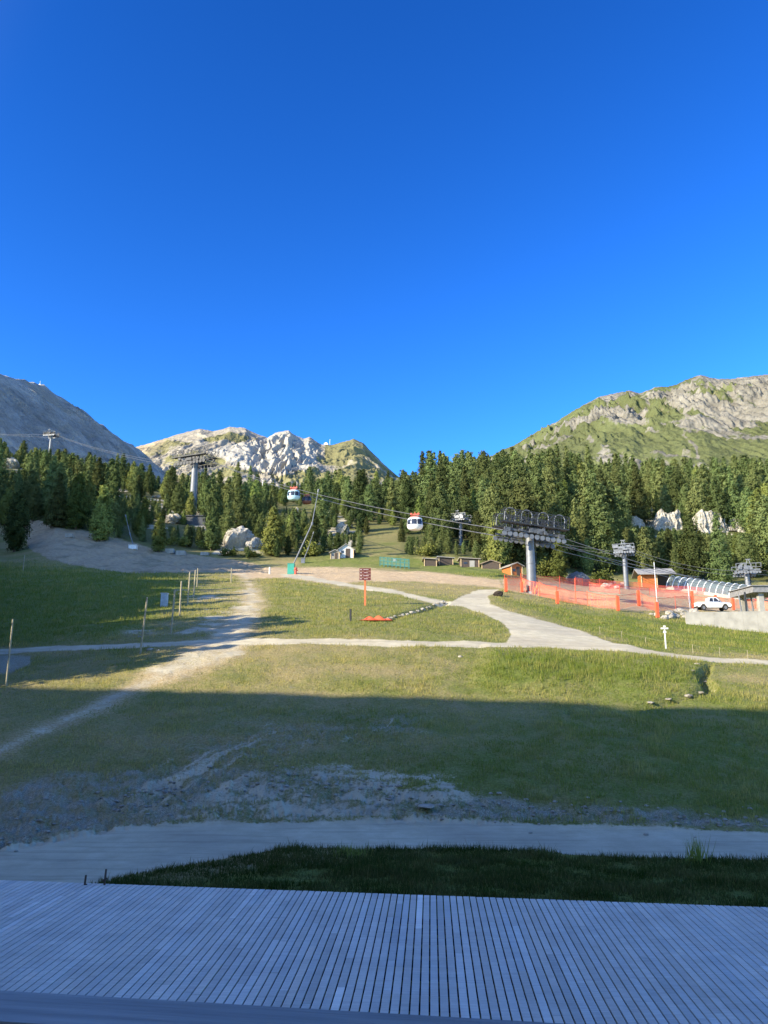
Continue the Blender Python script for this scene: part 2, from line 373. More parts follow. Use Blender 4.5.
# smooth interpolation across columns
uu = np.clip(u_fine, ucol[0], ucol[-1])
idx = np.clip(np.searchsorted(ucol, uu) - 1, 0, len(ucol) - 2); ft = (uu - ucol[idx]) / (ucol[idx + 1] - ucol[idx]); ft = ft * ft * (3 - 2 * ft) * 0.5 + ft * 0.5
Zg = (ZT[idx].T * (1 - ft) + ZT[idx + 1].T * ft)            # rows: Y, columns: u
UG, YG = np.meshgrid(u_fine, Yg); XG = UG * YG
_k = np.clip((-XG - (0.56 * YG + 6)) / 38, 0, 1); Zg = Zg + _k * _k * (3 - 2 * _k) * np.interp(YG, [16, 30, 50, 70, 110, 150, 185, 240], [0, 3, 11, 15, 27, 34, 20, 0])
BX, BY = XG.copy(), YG.copy()
PXb, PYb = project(XG, YG, Zg)

def poly_sd(px, py, pts, ky=1.6):
    x = px; y = py * ky; pts = [(a, b * ky) for a, b in pts]; n = len(pts)
    d = np.full(x.shape, 1e9); ins = np.zeros(x.shape, bool)
    for i in range(n):
        x0, y0 = pts[i]; x1, y1 = pts[(i + 1) % n]
        ex, ey = x1 - x0, y1 - y0; t = np.clip(((x - x0) * ex + (y - y0) * ey) / (ex * ex + ey * ey + 1e-9), 0, 1)
        d = np.minimum(d, np.hypot(x - x0 - t * ex, y - y0 - t * ey))
        c = ((y0 > y) != (y1 > y)); xi = (x1 - x0) * (y - y0) / (y1 - y0 + 1e-12) + x0; ins ^= (c & (x < xi))
    return np.where(ins, -d, d)
def line_sd(px, py, pts, ky=2.5):       # pts: (x, y, half height in px)
    r = np.full(px.shape, 1e9)
    for (x0, y0, w0), (x1, y1, w1) in zip(pts[:-1], pts[1:]):
        ex, ey = x1 - x0, (y1 - y0) * ky; t = np.clip(((px - x0) * ex + (py - y0) * ky * ey) / (ex * ex + ey * ey + 1e-9), 0, 1)
        d = np.hypot(px - x0 - t * ex, (py - y0) * ky - t * ey); r = np.minimum(r, d - (w0 + t * (w1 - w0)) * ky)
    return r
def soft(sd, w): return np.clip(0.5 - sd / (2 * w), 0, 1)
wob = N1.fbm(BX * 0.5, BY * 0.5, 6, .65) * 6 + N2.fbm(BX * 0.12, BY * 0.12, 3) * 4
PX, PY = PXb, PYb
road_sd = poly_sd(PX, PY, [(-60, 864), (0, 848), (60, 836), (130, 826), (220, 822), (384, 819), (560, 823), (768, 831), (900, 836), (900, 868), (768, 858), (600, 855), (480, 848), (384, 846), (300, 849), (200, 862), (130, 874), (90, 884), (60, 905), (-80, 905)]) + wob * 0.6
path_sd = line_sd(PX, PY, [(-60, 655, 2), (0, 652, 2), (60, 648, 2), (150, 645, 2.2), (230, 642, 2.6), (330, 641, 2.9), (430, 644, 2.6), (510, 646, 3.2), (560, 643, 4.5), (625, 648, 3), (655, 654, 2), (700, 659, 2.2), (768, 663, 2.6), (850, 668, 3)]) + wob * 0.35
track_sd = poly_sd(PX, PY, [(500, 589), (497, 592), (488, 597), (490, 604), (512, 612), (545, 621), (580, 631), (610, 641), (622, 650), (560, 649), (505, 648), (512, 634), (505, 624), (484, 614), (462, 607), (440, 605), (400, 595), (350, 587), (300, 579), (270, 573), (300, 575), (350, 584), (400, 591), (440, 600), (452, 601), (462, 596), (478, 590)]) + wob * 0.35
bare_sd = poly_sd(PX, PY, [(24, 520), (60, 528), (110, 538), (160, 550), (240, 561), (265, 567), (262, 573), (225, 572), (190, 572), (140, 573), (90, 568), (50, 560), (28, 548)]) + wob * 0.3
trail_sd = line_sd(PX, PY, [(-60, 790, 6), (0, 752, 6), (60, 722, 7), (130, 690, 9), (185, 665, 14), (222, 646, 17), (240, 622, 15), (252, 603, 12), (250, 585, 7), (240, 572, 6)], 1.4) + wob * 1.3
brown_sd = poly_sd(PX, PY, [(225, 570), (260, 566), (300, 567), (360, 568), (430, 572), (500, 579), (503, 588), (460, 585), (420, 582), (370, 581), (330, 585), (290, 578), (240, 578)]) + wob * 0.6
terr_sd = poly_sd(PX, PY, [(500, 578), (560, 582), (640, 588), (768, 592), (900, 600), (900, 617), (768, 613), (690, 611), (640, 612), (600, 608), (560, 600), (505, 590)]) + wob * 0.5
grav_sd = poly_sd(PX, PY, [(-20, 800), (60, 775), (150, 765), (230, 770), (330, 770), (400, 790), (500, 800), (620, 808), (800, 818), (800, 832), (560, 822), (384, 818), (220, 820), (120, 828), (-20, 858)]) + wob * 1.4
bank_sd = poly_sd(PX, PY, [(60, 800), (170, 745), (260, 720), (420, 708), (430, 735), (340, 745), (260, 770), (300, 800), (150, 820)]) + wob * 3
stream_sd = poly_sd(PX, PY, [(-60, 655), (30, 656), (30, 664), (14, 674), (-60, 680)]) + wob * 0.4
ditch_sd = line_sd(PX, PY, [(709, 668, 2), (701, 676, 3), (712, 688, 3), (690, 695, 3), (640, 705, 2), (570, 712, 2)], 1.6) + wob * 0.3
ditch2_sd = line_sd(PX, PY, [(446, 603, 1.4), (430, 608, 1.6), (400, 616, 1.4), (385, 619, 1)], 1.6)
m_road = soft(road_sd, 2.5); m_path = soft(path_sd, 1.6); m_track = soft(track_sd, 1.8); m_bare = soft(bare_sd, 2.0)
patch = np.clip(N3.fbm(BX * 0.35, BY * 0.5, 5, .65) * 2.2 + 0.1, 0, 1)
m_trail = soft(trail_sd + 5 + wob * .8, 9) * (0.50 + 0.36 * patch); m_brown = np.maximum.reduce([soft(brown_sd, 3.0), soft(terr_sd, 2.5), soft(trail_sd - 2, 12) * .62]); m_grav = soft(grav_sd, 6)
m_stream = soft(stream_sd, 1.5)
left_tramp = soft(poly_sd(PX, PY, [(180, 592), (255, 590), (262, 625), (230, 642), (120, 640), (130, 625), (190, 615)]) + wob * 2, 14)
# lushness of grass
lush = 0.30 + 0.35 * N4.fbm(BX * 0.07, BY * 0.07, 3) + 0.55 * N2.fbm(BX * 0.22, BY * 0.4, 4)
def addl(pts, v, wd): 
    global lush
    k = soft(poly_sd(PX, PY, pts) + wob * 1.5, wd); lush = lush * (1 - k) + v * k
addl([(-100, 560), (180, 575), (190, 590), (150, 625), (100, 640), (-100, 650)], 0.95, 12)
addl([(270, 575), (345, 592), (440, 606), (500, 616), (508, 634), (430, 640), (270, 636)], 0.62, 8)
addl([(490, 648), (700, 664), (700, 690), (640, 700), (540, 695), (470, 690)], 1.0, 26)
addl([(560, 605), (660, 618), (800, 625), (800, 660), (640, 648), (600, 635), (540, 615), (500, 600)], 0.85, 8)
addl([(430, 560), (505, 570), (505, 578), (430, 572), (395, 570)], 0.95, 4)
addl([(720, 690), (900, 690), (900, 830), (420, 800), (380, 770), (560, 715)], 0.75, 20)
addl([(100, 900), (380, 850), (900, 860), (900, 960), (0, 960)], 1.1, 8)
addl([(300, 552), (505, 560), (505, 569), (430, 569), (300, 566)], 0.85, 3)
addl([(-100, 690), (100, 660), (60, 710), (-100, 770)], 0.25, 20)
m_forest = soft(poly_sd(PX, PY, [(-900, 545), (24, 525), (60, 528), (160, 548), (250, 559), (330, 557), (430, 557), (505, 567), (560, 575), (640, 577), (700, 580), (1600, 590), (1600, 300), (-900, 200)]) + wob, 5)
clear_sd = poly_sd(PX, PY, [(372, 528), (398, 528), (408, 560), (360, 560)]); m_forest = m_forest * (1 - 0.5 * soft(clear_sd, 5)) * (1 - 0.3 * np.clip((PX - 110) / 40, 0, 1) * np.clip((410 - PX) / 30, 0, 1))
patch2 = np.clip(N4.fbm(BX * 0.9, BY * 1.9, 6, .8) * 3.0 + 0.42, 0, 1)
sA = BX - 0.42 * BY; patchS = np.clip(N4.fbm(sA * 1.3 + N2.fbm(BX * .3, BY * .3, 2), BY * .22, 5, .7) * 3.2 + .05, 0, 1)
dusty = soft(poly_sd(PX, PY, [(150, 835), (190, 800), (260, 775), (350, 760), (450, 775), (480, 800), (400, 822), (220, 826)]) + wob * 1.5, 16)
m_rut = np.clip(N3.fbm(BX * 0.4, BY * 3.0, 4) * 2 + .2, 0, 1)
scree = np.maximum.reduce([soft(poly_sd(PX, PY, q) + wob * .8, 5) for q in ([(590, 500), (640, 486), (700, 478), (745, 496), (748, 540), (690, 545), (620, 530)], [(215, 508), (270, 505), (280, 552), (215, 555)], [(150, 498), (210, 500), (212, 530), (150, 528)], [(318, 505), (362, 508), (362, 545), (318, 545)], [(-20, 440), (30, 448), (30, 475), (-20, 475)], [(105, 472), (135, 475), (130, 500), (110, 500)])])
scree = scree * np.clip(N4.fbm(BX * .09, BY * .09, 4, .7) * 3.5 + .45, 0, 1)
m_dirt = np.maximum.reduce([m_road, scree, m_path, m_track, m_trail, left_tramp * 0.62 * (0.35 + patch), dusty * (.25 + .45 * patch2), soft(bank_sd + 2, 22) * patchS * .62])
m_gravel = np.maximum.reduce([m_grav * (0.42 + 0.55 * patch2), soft(bank_sd, 26) * 0.55 * patch2, m_stream * 0.9]) * (1 - m_road)
ditch = np.maximum(soft(ditch_sd, 2.5), soft(ditch2_sd, 2))
# relief
inv = 1 - np.maximum.reduce([m_road, m_path * 0.9, m_track * 0.9])
relief = (N2.fbm(BX * 0.35, BY * 0.35, 4) * 0.16 + N3.fbm(BX * 1.6, BY * 1.6, 3) * 0.045) * (0.25 + 0.75 * inv)
relief += N1.fbm(BX * 2.2, BY * 2.2, 4, .7) * 0.22 * np.maximum(m_grav, soft(bank_sd, 20) * .8)
relief *= np.clip((YG - 18) / 6, 0.25, 1)
relief += N1.fbm(BX * 0.05, BY * 0.05, 3) * 1.2 * m_forest
relief += m_bare * ((N3.ridged(BX * .35 + N2.fbm(BX * .1, BY * .1, 2), BY * .05, 4) - .6) * .9 + N2.fbm(BX * 1.5, BY * 1.5, 3) * .15)
relief -= ditch * 0.45
relief += soft(poly_sd(PX, PY, [(490, 650), (700, 666), (690, 684), (560, 690), (480, 680)]), 12) * 0.35
Zg = Zg + relief
# the edge of the near road is cut a little into the slope
Zg -= m_road * 0.05
edge_dark = 1 - m_dirt

def terr(x, y):
    u = np.clip(np.asarray(x, float) / np.asarray(y, float), u_fine[0], u_fine[-1]); l = np.log(np.clip(y, 16.6, 429))
    j = np.clip(np.searchsorted(u_fine, u) - 1, 0, len(u_fine) - 2); fj = (u - u_fine[j]) / (u_fine[j + 1] - u_fine[j])
    fi = (l - lY[0]) / (lY[1] - lY[0]); i = np.clip(fi.astype(int) if hasattr(fi, 'astype') else int(fi), 0, len(lY) - 2); fi = fi - i
    return (Zg[i, j] * (1 - fj) + Zg[i, j + 1] * fj) * (1 - fi) + (Zg[i + 1, j] * (1 - fj) + Zg[i + 1, j + 1] * fj) * fi
def samp(G, x, y):
    u = np.clip(x / y, u_fine[0], u_fine[-1]); l = np.log(np.clip(y, 16.6, 429))
    j = np.clip(np.searchsorted(u_fine, u), 0, len(u_fine) - 1); i = np.clip(((l - lY[0]) / (lY[1] - lY[0])).astype(int), 0, len(lY) - 1)
    return G[i, j]
def tz(x, y): return float(terr(np.array([x]), np.array([y]))[0])
def gp(px, py, ymin=16.6, ymax=428):
    """where the sight line through a picture point meets the ground"""
    dx, v = (px - 384) / F, (512 - py) / F; k = 1 / (cp - sp * v)
    Ys = np.exp(np.linspace(math.log(ymin), math.log(ymax), 3000)); zr = CAMZ + (sp + cp * v) * k * Ys; zt = terr(dx * k * Ys, Ys)
    hit = np.nonzero(zt >= zr)[0]; i = hit[0] if len(hit) else len(Ys) - 1
    return Vector((dx * k * Ys[i], Ys[i], zt[i]))

nr, nc = XG.shape
V = np.stack([XG, YG, Zg], -1).reshape(-1, 3)
ii, jj = np.meshgrid(np.arange(nr - 1), np.arange(nc - 1), indexing='ij')
a = (ii * nc + jj).ravel(); Fq = np.stack([a, a + 1, a + nc + 1, a + nc], 1)
def flat(*g): 
    o = np.zeros((nr * nc, 4)); o[:, 3] = 1
    for k, q in enumerate(g): o[:, k] = np.clip(q, 0, 1.2).ravel()
    return o
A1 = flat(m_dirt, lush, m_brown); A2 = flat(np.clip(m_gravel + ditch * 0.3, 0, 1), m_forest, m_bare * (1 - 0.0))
def fmean(G): q = G.reshape(-1); return q[Fq].mean(1)
fr, fp, ftk, fb = fmean(m_road), fmean(m_path), fmean(m_track), fmean(m_bare)
cls = np.zeros(len(Fq), int)
cls[fb > 0.5] = 4; cls[ftk > 0.5] = 3; cls[fp > 0.5] = 2; cls[fr > 0.5] = 1
for k, nm in enumerate(('ground', 'dirt_road', 'footpath', 'winding_track', 'bare_slope')):
    f = Fq[cls == k]; ids, invx = np.unique(f, return_inverse=True); fv = invx.reshape(f.shape); vv = V[ids]; a1 = A1[ids]; a2 = A2[ids]
    if k == 0:      # the ground sheet runs on flat under the deck and the hotel
        base = len(vv); ext = np.array([(-160, -120, -.26), (160, -120, -.26), (160, 16.5, -.26), (27, 16.5, -.26), (-27, 16.5, -.26), (-160, 16.5, -.26)])
        vv = np.concatenate([vv, ext]); a1 = np.concatenate([a1, np.tile([0, .5, 0, 1], (6, 1))]); a2 = np.concatenate([a2, np.tile([0., 0, 0, 1], (6, 1))])
        fv = np.concatenate([fv, [[base, base + 1, base + 3, base + 4], [base + 1, base + 2, base + 3, base + 3], [base, base + 4, base + 5, base + 5]]]) if False else np.concatenate([fv, [[base, base + 1, base + 2, base + 5]]])
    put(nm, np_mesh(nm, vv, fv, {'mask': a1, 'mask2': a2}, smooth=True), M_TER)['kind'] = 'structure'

# ------------------------------------------------------------------ mountains
def height_sheet(name, X, Y, Z, mask, mat):
    r, c = X.shape; i, j = np.meshgrid(np.arange(r - 1), np.arange(c - 1), indexing='ij'); a = (i * c + j).ravel()
    me = np_mesh(name, np.stack([X, Y, Z], -1).reshape(-1, 3), np.stack([a, a + 1, a + c + 1, a + c], 1), {'mask': mask}, smooth=True)
    o = put(name, me, mat); o['kind'] = 'structure'; return o
# left mountain: a ridge running away from us, its near face turned to the right, out of the sun
yy = np.linspace(350, 2100, 520); xx = np.linspace(-1000, 120, 340)
X, Y = np.meshgrid(xx, yy)
rz_ = np.interp(Y, [350, 600, 800, 1000, 1057, 1136, 1266, 1404, 1515, 1620, 1800, 2100], [250, 330, 380, 428, 445, 452, 461, 472, 484, 445, 340, 150])
dx = X + 500 + N1.fbm(Y * 0.008, Y * 0.0 + 5, 3) * 10
rz_ = rz_ - 14
spur = N2.ridged(Y * 0.009 + X * 0.003, X * 0.004, 5) - 0.6
Z = rz_ - np.where(dx > 0, dx * 0.93, -dx * 0.75) + N2.fbm(X * 0.006, Y * 0.006, 6, 0.6) * 34 * np.clip(np.abs(dx) / 160, 0.05, 1) + N3.fbm(X * 0.03, Y * 0.03, 3) * 5
Z += (N4.ridged(Y * .028 + N1.fbm(X * .01, Y * .01, 3) * 1.5, X * .006 + Y * .004, 5, .6) - .6) * 40 * np.clip((np.abs(dx) - 4) / 60, 0, 1)
Z += spur * 75 * np.clip((np.abs(dx) - 10) / 190, 0.0, 1)
mk = np.zeros((X.size, 4)); mk[:, 3] = 1
mk[:, 0] = (np.clip((dx - 180) / 120, -0.3, 0.7) + N4.fbm(X * .01, Y * .01, 3) * .5 - 0.1).ravel()
strk = N4.ridged(Y * .028 + N1.fbm(X * .01, Y * .01, 3) * 1.5, X * .006 + Y * .004, 5, .6)
mk[:, 1] = (np.clip(1.6 - np.hypot((Y - 1020) / 34, (dx - 28) / 24), 0, 1) + np.clip((strk - .66) * 3.2, -.2, .62)).ravel()  # crest outcrop painted white to stand for sun on it; pale rock streaks
height_sheet('left_mountain', X, Y, Z, mk, M_MTL)

def polar_mountain(name, ridge, Yr, Yb, row_b, mat, amp, maskf, n_az=700, n_t=260, pw=1.15, back=0.5, seed=3, f_az=60, f_t=5, gully=1.0, ribf=None, rough=.2, lowf=1.0):
    pxs = np.linspace(ridge[0][0], ridge[-1][0], n_az); rr = np.interp(pxs, [p[0] for p in ridge], [p[1] for p in ridge])
    Nn = Noise(seed)
    t = np.concatenate([np.linspace(0, 1, n_t), np.linspace(1, 1.6, 40)[1:]])
    T, PXs = np.meshgrid(t, pxs, indexing='ij'); U = (PXs - 384) / F; RR = np.interp(PXs, pxs, rr)
    Yv = Yb + (Yr - Yb) * T
    zb = zrow(row_b, Yb); zr_ = zrow(RR, Yr)
    Tc = np.clip(T, 0, 1)
    Zv = zb + (zr_ - zb) * Tc ** pw - np.clip(T - 1, 0, 1) * (Yr - Yb) * back
    env = np.clip(Tc * 4, 0, 1) * np.clip((1.0 - Tc) * 5, 0.10, 1) * (lowf + (1 - lowf) * np.clip((Tc - .35) * 2.5, 0, 1))
    Xv = U * Yv / 1.0
    s = 1.0 / (Yr * 0.02)
    g = Nn.ridged(Xv * s * 0.8 + Nn.fbm(Xv * s * .5, Yv * s * .5, 3) * 0.8, Yv * s * 0.28, 5, 0.55) - 0.6
    rib = Nn.ridged(Xv * s * 2.6 + Nn.fbm(Yv * s, Xv * s * .3, 3) * 1.0, Yv * s * 0.25 + 40, 3, 0.5) - 0.6
    Zv = Zv + env * amp * (g * gully + rib * (0.38 if ribf is None else ribf(PXs)) + Nn.fbm(Xv * s * 1.5, Yv * s * 1.5, 5, 0.55) * rough) + Nn.fbm(Xv * s * 6, Yv * s * 6, 3) * amp * 0.03
    mk = np.zeros((T.size, 4)); mk[:, 3] = 1
    ppx, ppy = project(Xv, Yv, Zv)
    for k, q in enumerate(maskf(ppx, ppy, T, g, Xv, Yv)): mk[:, k] = q.ravel()
    return height_sheet(name, Xv, Yv, Zv, mk, mat)
def mC(px, py, T, g, X, Y):
    n = N1.fbm(X * 0.006, Y * 0.006, 4)
    cl = soft(poly_sd(px, py, [(232, 446), (250, 440), (262, 438), (285, 428), (303, 436), (318, 452), (312, 470), (280, 474), (240, 470), (222, 458), (205, 452)], 1) + n * 5, 2.5)
    top = soft(poly_sd(px, py, [(150, 440), (195, 427), (215, 424), (225, 432), (200, 440)], 1) + n * 6, 4)
    green = np.clip(0.5 + n * 0.9 - cl * 2 - top * 0.6 + (px > 325) * 0.3, -1, 1)
    return green, np.clip(cl * 1.15 + top * 0.3 + n * 0.25 - 0.12, 0, 1.3), np.clip(0.45 - (px - 150) / 120, 0, 0.5) + n * 0.5
polar_mountain('far_mountain', [(60, 462), (120, 448), (150, 440), (170, 434), (190, 429), (205, 431), (222, 427), (238, 428), (248, 433), (262, 438), (270, 433), (284, 431), (292, 436), (300, 439), (306, 437), (318, 444), (330, 445), (344, 441), (352, 439), (362, 443), (372, 453), (384, 464), (400, 478), (430, 486), (520, 490)],
    2700, 1600, 490, M_MTC, 60, mC, seed=5, back=0.5, gully=.8, rough=.1, ribf=lambda p: .08 + .9 * np.exp(-((p - 278) / 32) ** 2))
def mR(px, py, T, g, X, Y):
    n = N1.fbm(X * 0.016, Y * 0.010, 6, 0.7)
    rk = soft(poly_sd(px, py, [(560, 425), (610, 395), (670, 384), (722, 370), (800, 360), (1100, 280), (1100, 420), (768, 418), (740, 425), (700, 425), (690, 440), (655, 435), (640, 425), (625, 445), (600, 445)], 1) + n * 22, 14)
    rk = np.maximum(rk, soft(poly_sd(px, py, [(575, 432), (590, 428), (622, 455), (600, 460)], 1) + n * 8, 6))
    pth = soft(line_sd(px, py, [(684, 436, 1), (696, 446, 1), (698, 458, 1)], 1), 1.5)
    gr = 0.95 - rk * 0.5 + n * 1.7 - np.clip(g + .1, 0, 1) * rk * 1.5 - pth * 1 - np.clip(T - .8, 0, .2) * rk * 1.5
    return gr, pth * 0.4 + 0 * n, pth * 0.6 + np.clip(rk * (n) * 0.9, 0, .5)
polar_mountain('right_mountain', [(430, 490), (480, 464), (505, 451), (525, 443), (545, 432), (565, 422), (582, 412), (600, 403), (612, 397), (628, 394), (645, 391), (655, 394), (672, 387), (690, 386), (705, 380), (722, 375), (738, 379), (752, 379), (768, 377), (800, 374), (900, 350), (1000, 335), (1300, 310)],
    1450, 620, 500, M_MTR, 44, mR, seed=9, back=0.6, n_az=900, n_t=320, pw=1.05, rough=.3, lowf=.3, ribf=lambda p: .6 + 0 * p)

# ------------------------------------------------------------------ deck, balcony, hotel
def edgeY(x, x0=-9.18, y0=19.86, x1=8.06, y1=17.58): return y0 + (x - x0) * (y1 - y0) / (x1 - x0)
az = R(3.4); dv = Vector((math.sin(az), math.cos(az), 0)); rv = Vector((math.cos(az), -math.sin(az), 0))
b = MB(); tints = []
k = 0; s_ = -17.0
while s_ < 17:
    # far end of this board on the deck's edge line
    sl = (17.58 - 19.86) / 17.24
    tend = (19.86 + sl * 9.18 + (sl * rv.x - rv.y) * s_) / (dv.y - sl * dv.x)
    t_ = 0.4 - RNG.rand() * 3
    while t_ < tend:
        L = (1.2, 2.4, 3.6, 3.6, 4.8)[RNG.randint(5)] * (0.9 + 0.2 * RNG.rand()); e = min(t_ + L, tend + RNG.rand() * 0.012)
        if tend - e < 0.6: e = tend
        c = rv * (s_) + dv * ((t_ + e) / 2); wv = 0.119; z = -0.016 + RNG.randn() * 0.0012
        b.box((c.x, c.y, z), (wv, e - t_ - 0.004, 0.03), Euler((0, 0, -az)))
        q = 1 + RNG.randn() * 0.07 + (0.45 if RNG.rand() < 0.012 else 0); w_ = 1 + RNG.randn() * 0.02
        tints += [(q * w_, q, q / w_, 1)] * 8
        t_ = e + 0.0001
        if e >= tend: break
    s_ += 0.144
M_DECK = wood_grain('weathered deck boards', (0.57, 0.52, 0.45), (0.78, 0.73, 0.64), R(90) + az, 'tint')
me = bpy.data.meshes.new('wooden_deck'); me.from_pydata(b.v, [], b.f); me.update()
at = me.color_attributes.new('tint', 'FLOAT_COLOR', 'POINT'); at.data.foreach_set('color', np.array(tints, dtype=np.float32).ravel())
dk = put('wooden_deck', me, M_DECK); dk['kind'] = 'structure'
b = MB()
for yk in np.arange(0.8, 17.5, 0.6): b.box((0, yk, -0.09), (33, 0.06, 0.11), Euler((0, 0, -R(6.65))))
o = b.build('deck_joists', M_WOODD); o['kind'] = 'structure'

th = -R(6.65)
ht = empty('hotel', (0, -0.6, 0), th)
tag(ht, 'tall pale resort hotel behind the camera whose balcony the view is taken from', 'hotel')
b = MB(); b.box((-58, -8, 15.9), (140, 15.6, 32.4)); b.build('wall', M_WALLB, ht)
b = MB(); b.box((-58, -8, 32.45), (141.5, 17, 0.7)); b.build('roof', M_ROOFG, ht)
b = MB(); b.box((0, 1.2, 2.9), (9, 2.3, 0.2)); b.build('balcony_floor', M_CONC, ht)
wf = MB(); wf.box((0, 0, 0), (2.2, 0.12, 1.7)); w0 = wf.build('window', M_WHITE, ht); w0.location = (-120, -0.14, 4.6)
wg = MB(); wg.box((-.52, 0.08, 0), (0.95, 0.04, 1.5)); wg.box((.52, 0.08, 0), (0.95, 0.04, 1.5)); wg.build('pane', M_GLASS, w0)
for fl in range(8):
    for k in range(11):
        if fl == 0 and k == 0: continue
        c = copy_tree(w0, ht); c.location = (-120 + k * 12.4, -0.14, 4.6 + fl * 3.5)
M_RAIL = wood_grain('weathered handrail', (0.24, 0.25, 0.25), (0.50, 0.49, 0.47), 0)
ra = empty('balcony_railing', (0, 0, 3.0)); tag(ra, 'weathered grey wooden balcony handrail close in front of the camera', 'railing')
ra.rotation_euler = (0, 0, -R(8.0)); ra.location = (0, 1.425, 3.0)
b = MB(); b.box((0, 0, 1.02), (8.6, 0.135, 0.045)); o = b.build('handrail', M_RAIL, ra, bevel=0.006)
b = MB(); b.box((0, 0.0, 0.50), (8.4, 0.025, 0.86)); b.build('panel', M_WOODD, ra)
for x in np.arange(-4.1, 4.2, 1.64):
    b = MB(); b.box((x, 0.0, 0.5), (0.08, 0.08, 0.995)); b.build('post', M_WOODD, ra)

# ------------------------------------------------------------------ trees
def crown(h, Rr, kind, n_b, n_cl, n_lf, lw, seed):
    r = np.random.RandomState(seed); P_ = []; D_ = []; TN = []
    lev = n_b; z0 = h * {'pine': 0.03, 'spruce': 0.02, 'larch': 0.04}[kind]
    for i in range(lev):
        t = (i + r.rand()) / lev; z = z0 + (h - z0) * t ** 0.93
        if kind == 'pine': rad = Rr * min(1, (1 - t) ** 0.55 * 1.12) * (0.55 + 0.45 * min(1, t * 5))
        elif kind == 'spruce': rad = Rr * (1 - t) ** 0.85 * (0.8 + 0.2 * min(1, t * 6)) + 0.12
        else: rad = Rr * (1 - t) ** 0.7 * (0.6 + 0.4 * min(1, t * 4)) + 0.1
        nb = max(3, int(4 + 5 * rad / Rr))
        a0 = r.rand() * 6.28
        for k in range(nb):
            a = a0 + 6.283 * k / nb + r.randn() * 0.25; L = rad * (0.62 + 0.5 * r.rand()) * (1.3 if r.rand() < 0.1 else 1) * (0.75 if r.rand() < 0.2 else 1)
            up = {'pine': 0.35, 'spruce': -0.18, 'larch': 0.05}[kind] + r.randn() * 0.08 + t * 0.35
            tn = np.clip(0.5 + r.randn() * 0.12, 0, 1)
            nc_ = max(2, int(n_cl * L / Rr))
            for c in range(nc_):
                s = (c + 0.6 + 0.4 * r.rand()) / nc_; s = s ** 0.8
                q = np.array([math.cos(a) * L * s, math.sin(a) * L * s, z + L * s * up * (1 if kind != 'spruce' else s)]) + r.randn(3) * [.12, .12, .22]
                m = n_lf
                pts = q + r.randn(m, 3) * np.array([0.20, 0.20, 0.19]) * (0.6 + L * 0.35)
                P_.append(pts)
                d = np.tile([math.cos(a + r.randn() * .5), math.sin(a + r.randn() * .5), 0.45 + r.randn() * .25], (m, 1)) + r.randn(m, 3) * 0.26
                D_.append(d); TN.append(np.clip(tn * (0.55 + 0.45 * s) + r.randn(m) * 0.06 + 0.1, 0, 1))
    Pt = np.concatenate(P_); D = np.concatenate(D_); TN = np.concatenate(TN); D /= np.linalg.norm(D, axis=1)[:, None]
    NN = D; D = np.cross(NN, r.randn(len(D), 3)); D /= np.linalg.norm(D, axis=1)[:, None]; W = np.cross(NN, D)
    sz = lw * (0.7 + 0.6 * r.rand(len(D)))[:, None]
    Vv = np.stack([Pt - D * sz, Pt + W * sz * 0.55, Pt + D * sz, Pt - W * sz * 0.55], 1).reshape(-1, 3)
    Vv[:, 2] = np.maximum(Vv[:, 2], 0.05)
    Fv = np.arange(len(Vv)).reshape(-1, 4); tt = np.repeat(TN, 4)
    A = np.stack([tt, tt, tt, np.ones_like(tt)], 1)
    return Vv, Fv, A
def trunk_mesh(h, r0, seed):
    r = random.Random(seed); b = MB(); p = Vector((0, 0, -0.5)); n = 7
    for i in range(n):
        q = Vector((r.uniform(-.06, .06) * i, r.uniform(-.06, .06) * i, h * 0.96 * (i + 1) / n)); b.tube(p, q, r0 * (1 - i / n) + 0.03, r0 * (1 - (i + 1) / n) + 0.03, 8); p = q
    for i in range(14):
        z = h * r.uniform(0.08, 0.7); a = r.uniform(0, 6.28); L = r.uniform(0.8, 1.8); b.tube((0, 0, z), (math.cos(a) * L, math.sin(a) * L, z + L * 0.15), 0.05, 0.015, 5)
    me = bpy.data.meshes.new('trunk'); me.from_pydata(b.v, [], b.f); me.update(); me.materials.append(M_BARK); return me
VAR = []
for s in range(5): VAR.append(('pine', 11.5 + s * 1.1, (2.5, 3.1, 2.7, 3.3, 2.9)[s], M_PINE, 100 + s))
for s in range(3): VAR.append(('spruce', 14.0 + s * 1.2, 2.7 + .3 * s, M_PINE, 200 + s))
for s in range(3): VAR.append(('larch', 11.5 + s, 3.1, M_LARCH, 300 + s))
VM = []
for kd, h, rr, mt, sd in VAR:
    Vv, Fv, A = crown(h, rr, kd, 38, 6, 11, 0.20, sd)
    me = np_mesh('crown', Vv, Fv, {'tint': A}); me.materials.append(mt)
    lo = crown(h, rr, kd, 22, 4, 7, 0.36, sd + 50)
    VM.append((me, trunk_mesh(h, 0.24, sd), h, rr, lo, kd))
protos = []
def make_tree(i, loc, sc, rz, label, group, name=None):
    me, tr, h, rr, lo, kd = VM[i]
    t = empty(name or {'pine': 'pine_tree', 'spruce': 'spruce_tree', 'larch': 'larch_tree'}[kd], loc, rz); t.scale = (sc * random.uniform(.88, 1.12), sc * random.uniform(.88, 1.12), sc)
    tag(t, label, 'tree', group)
    put('trunk', tr, None, t); put('crown', me, None, t); return t

SKY = [(-400, 330), (-100, 400), (0, 424), (25, 430), (50, 444), (100, 446), (140, 453), (180, 463), (230, 466), (262, 461), (300, 459), (335, 464), (372, 474), (390, 466), (402, 450), (440, 455), (480, 452), (520, 449), (575, 446), (620, 456), (660, 462), (700, 461), (768, 457), (1100, 430)]
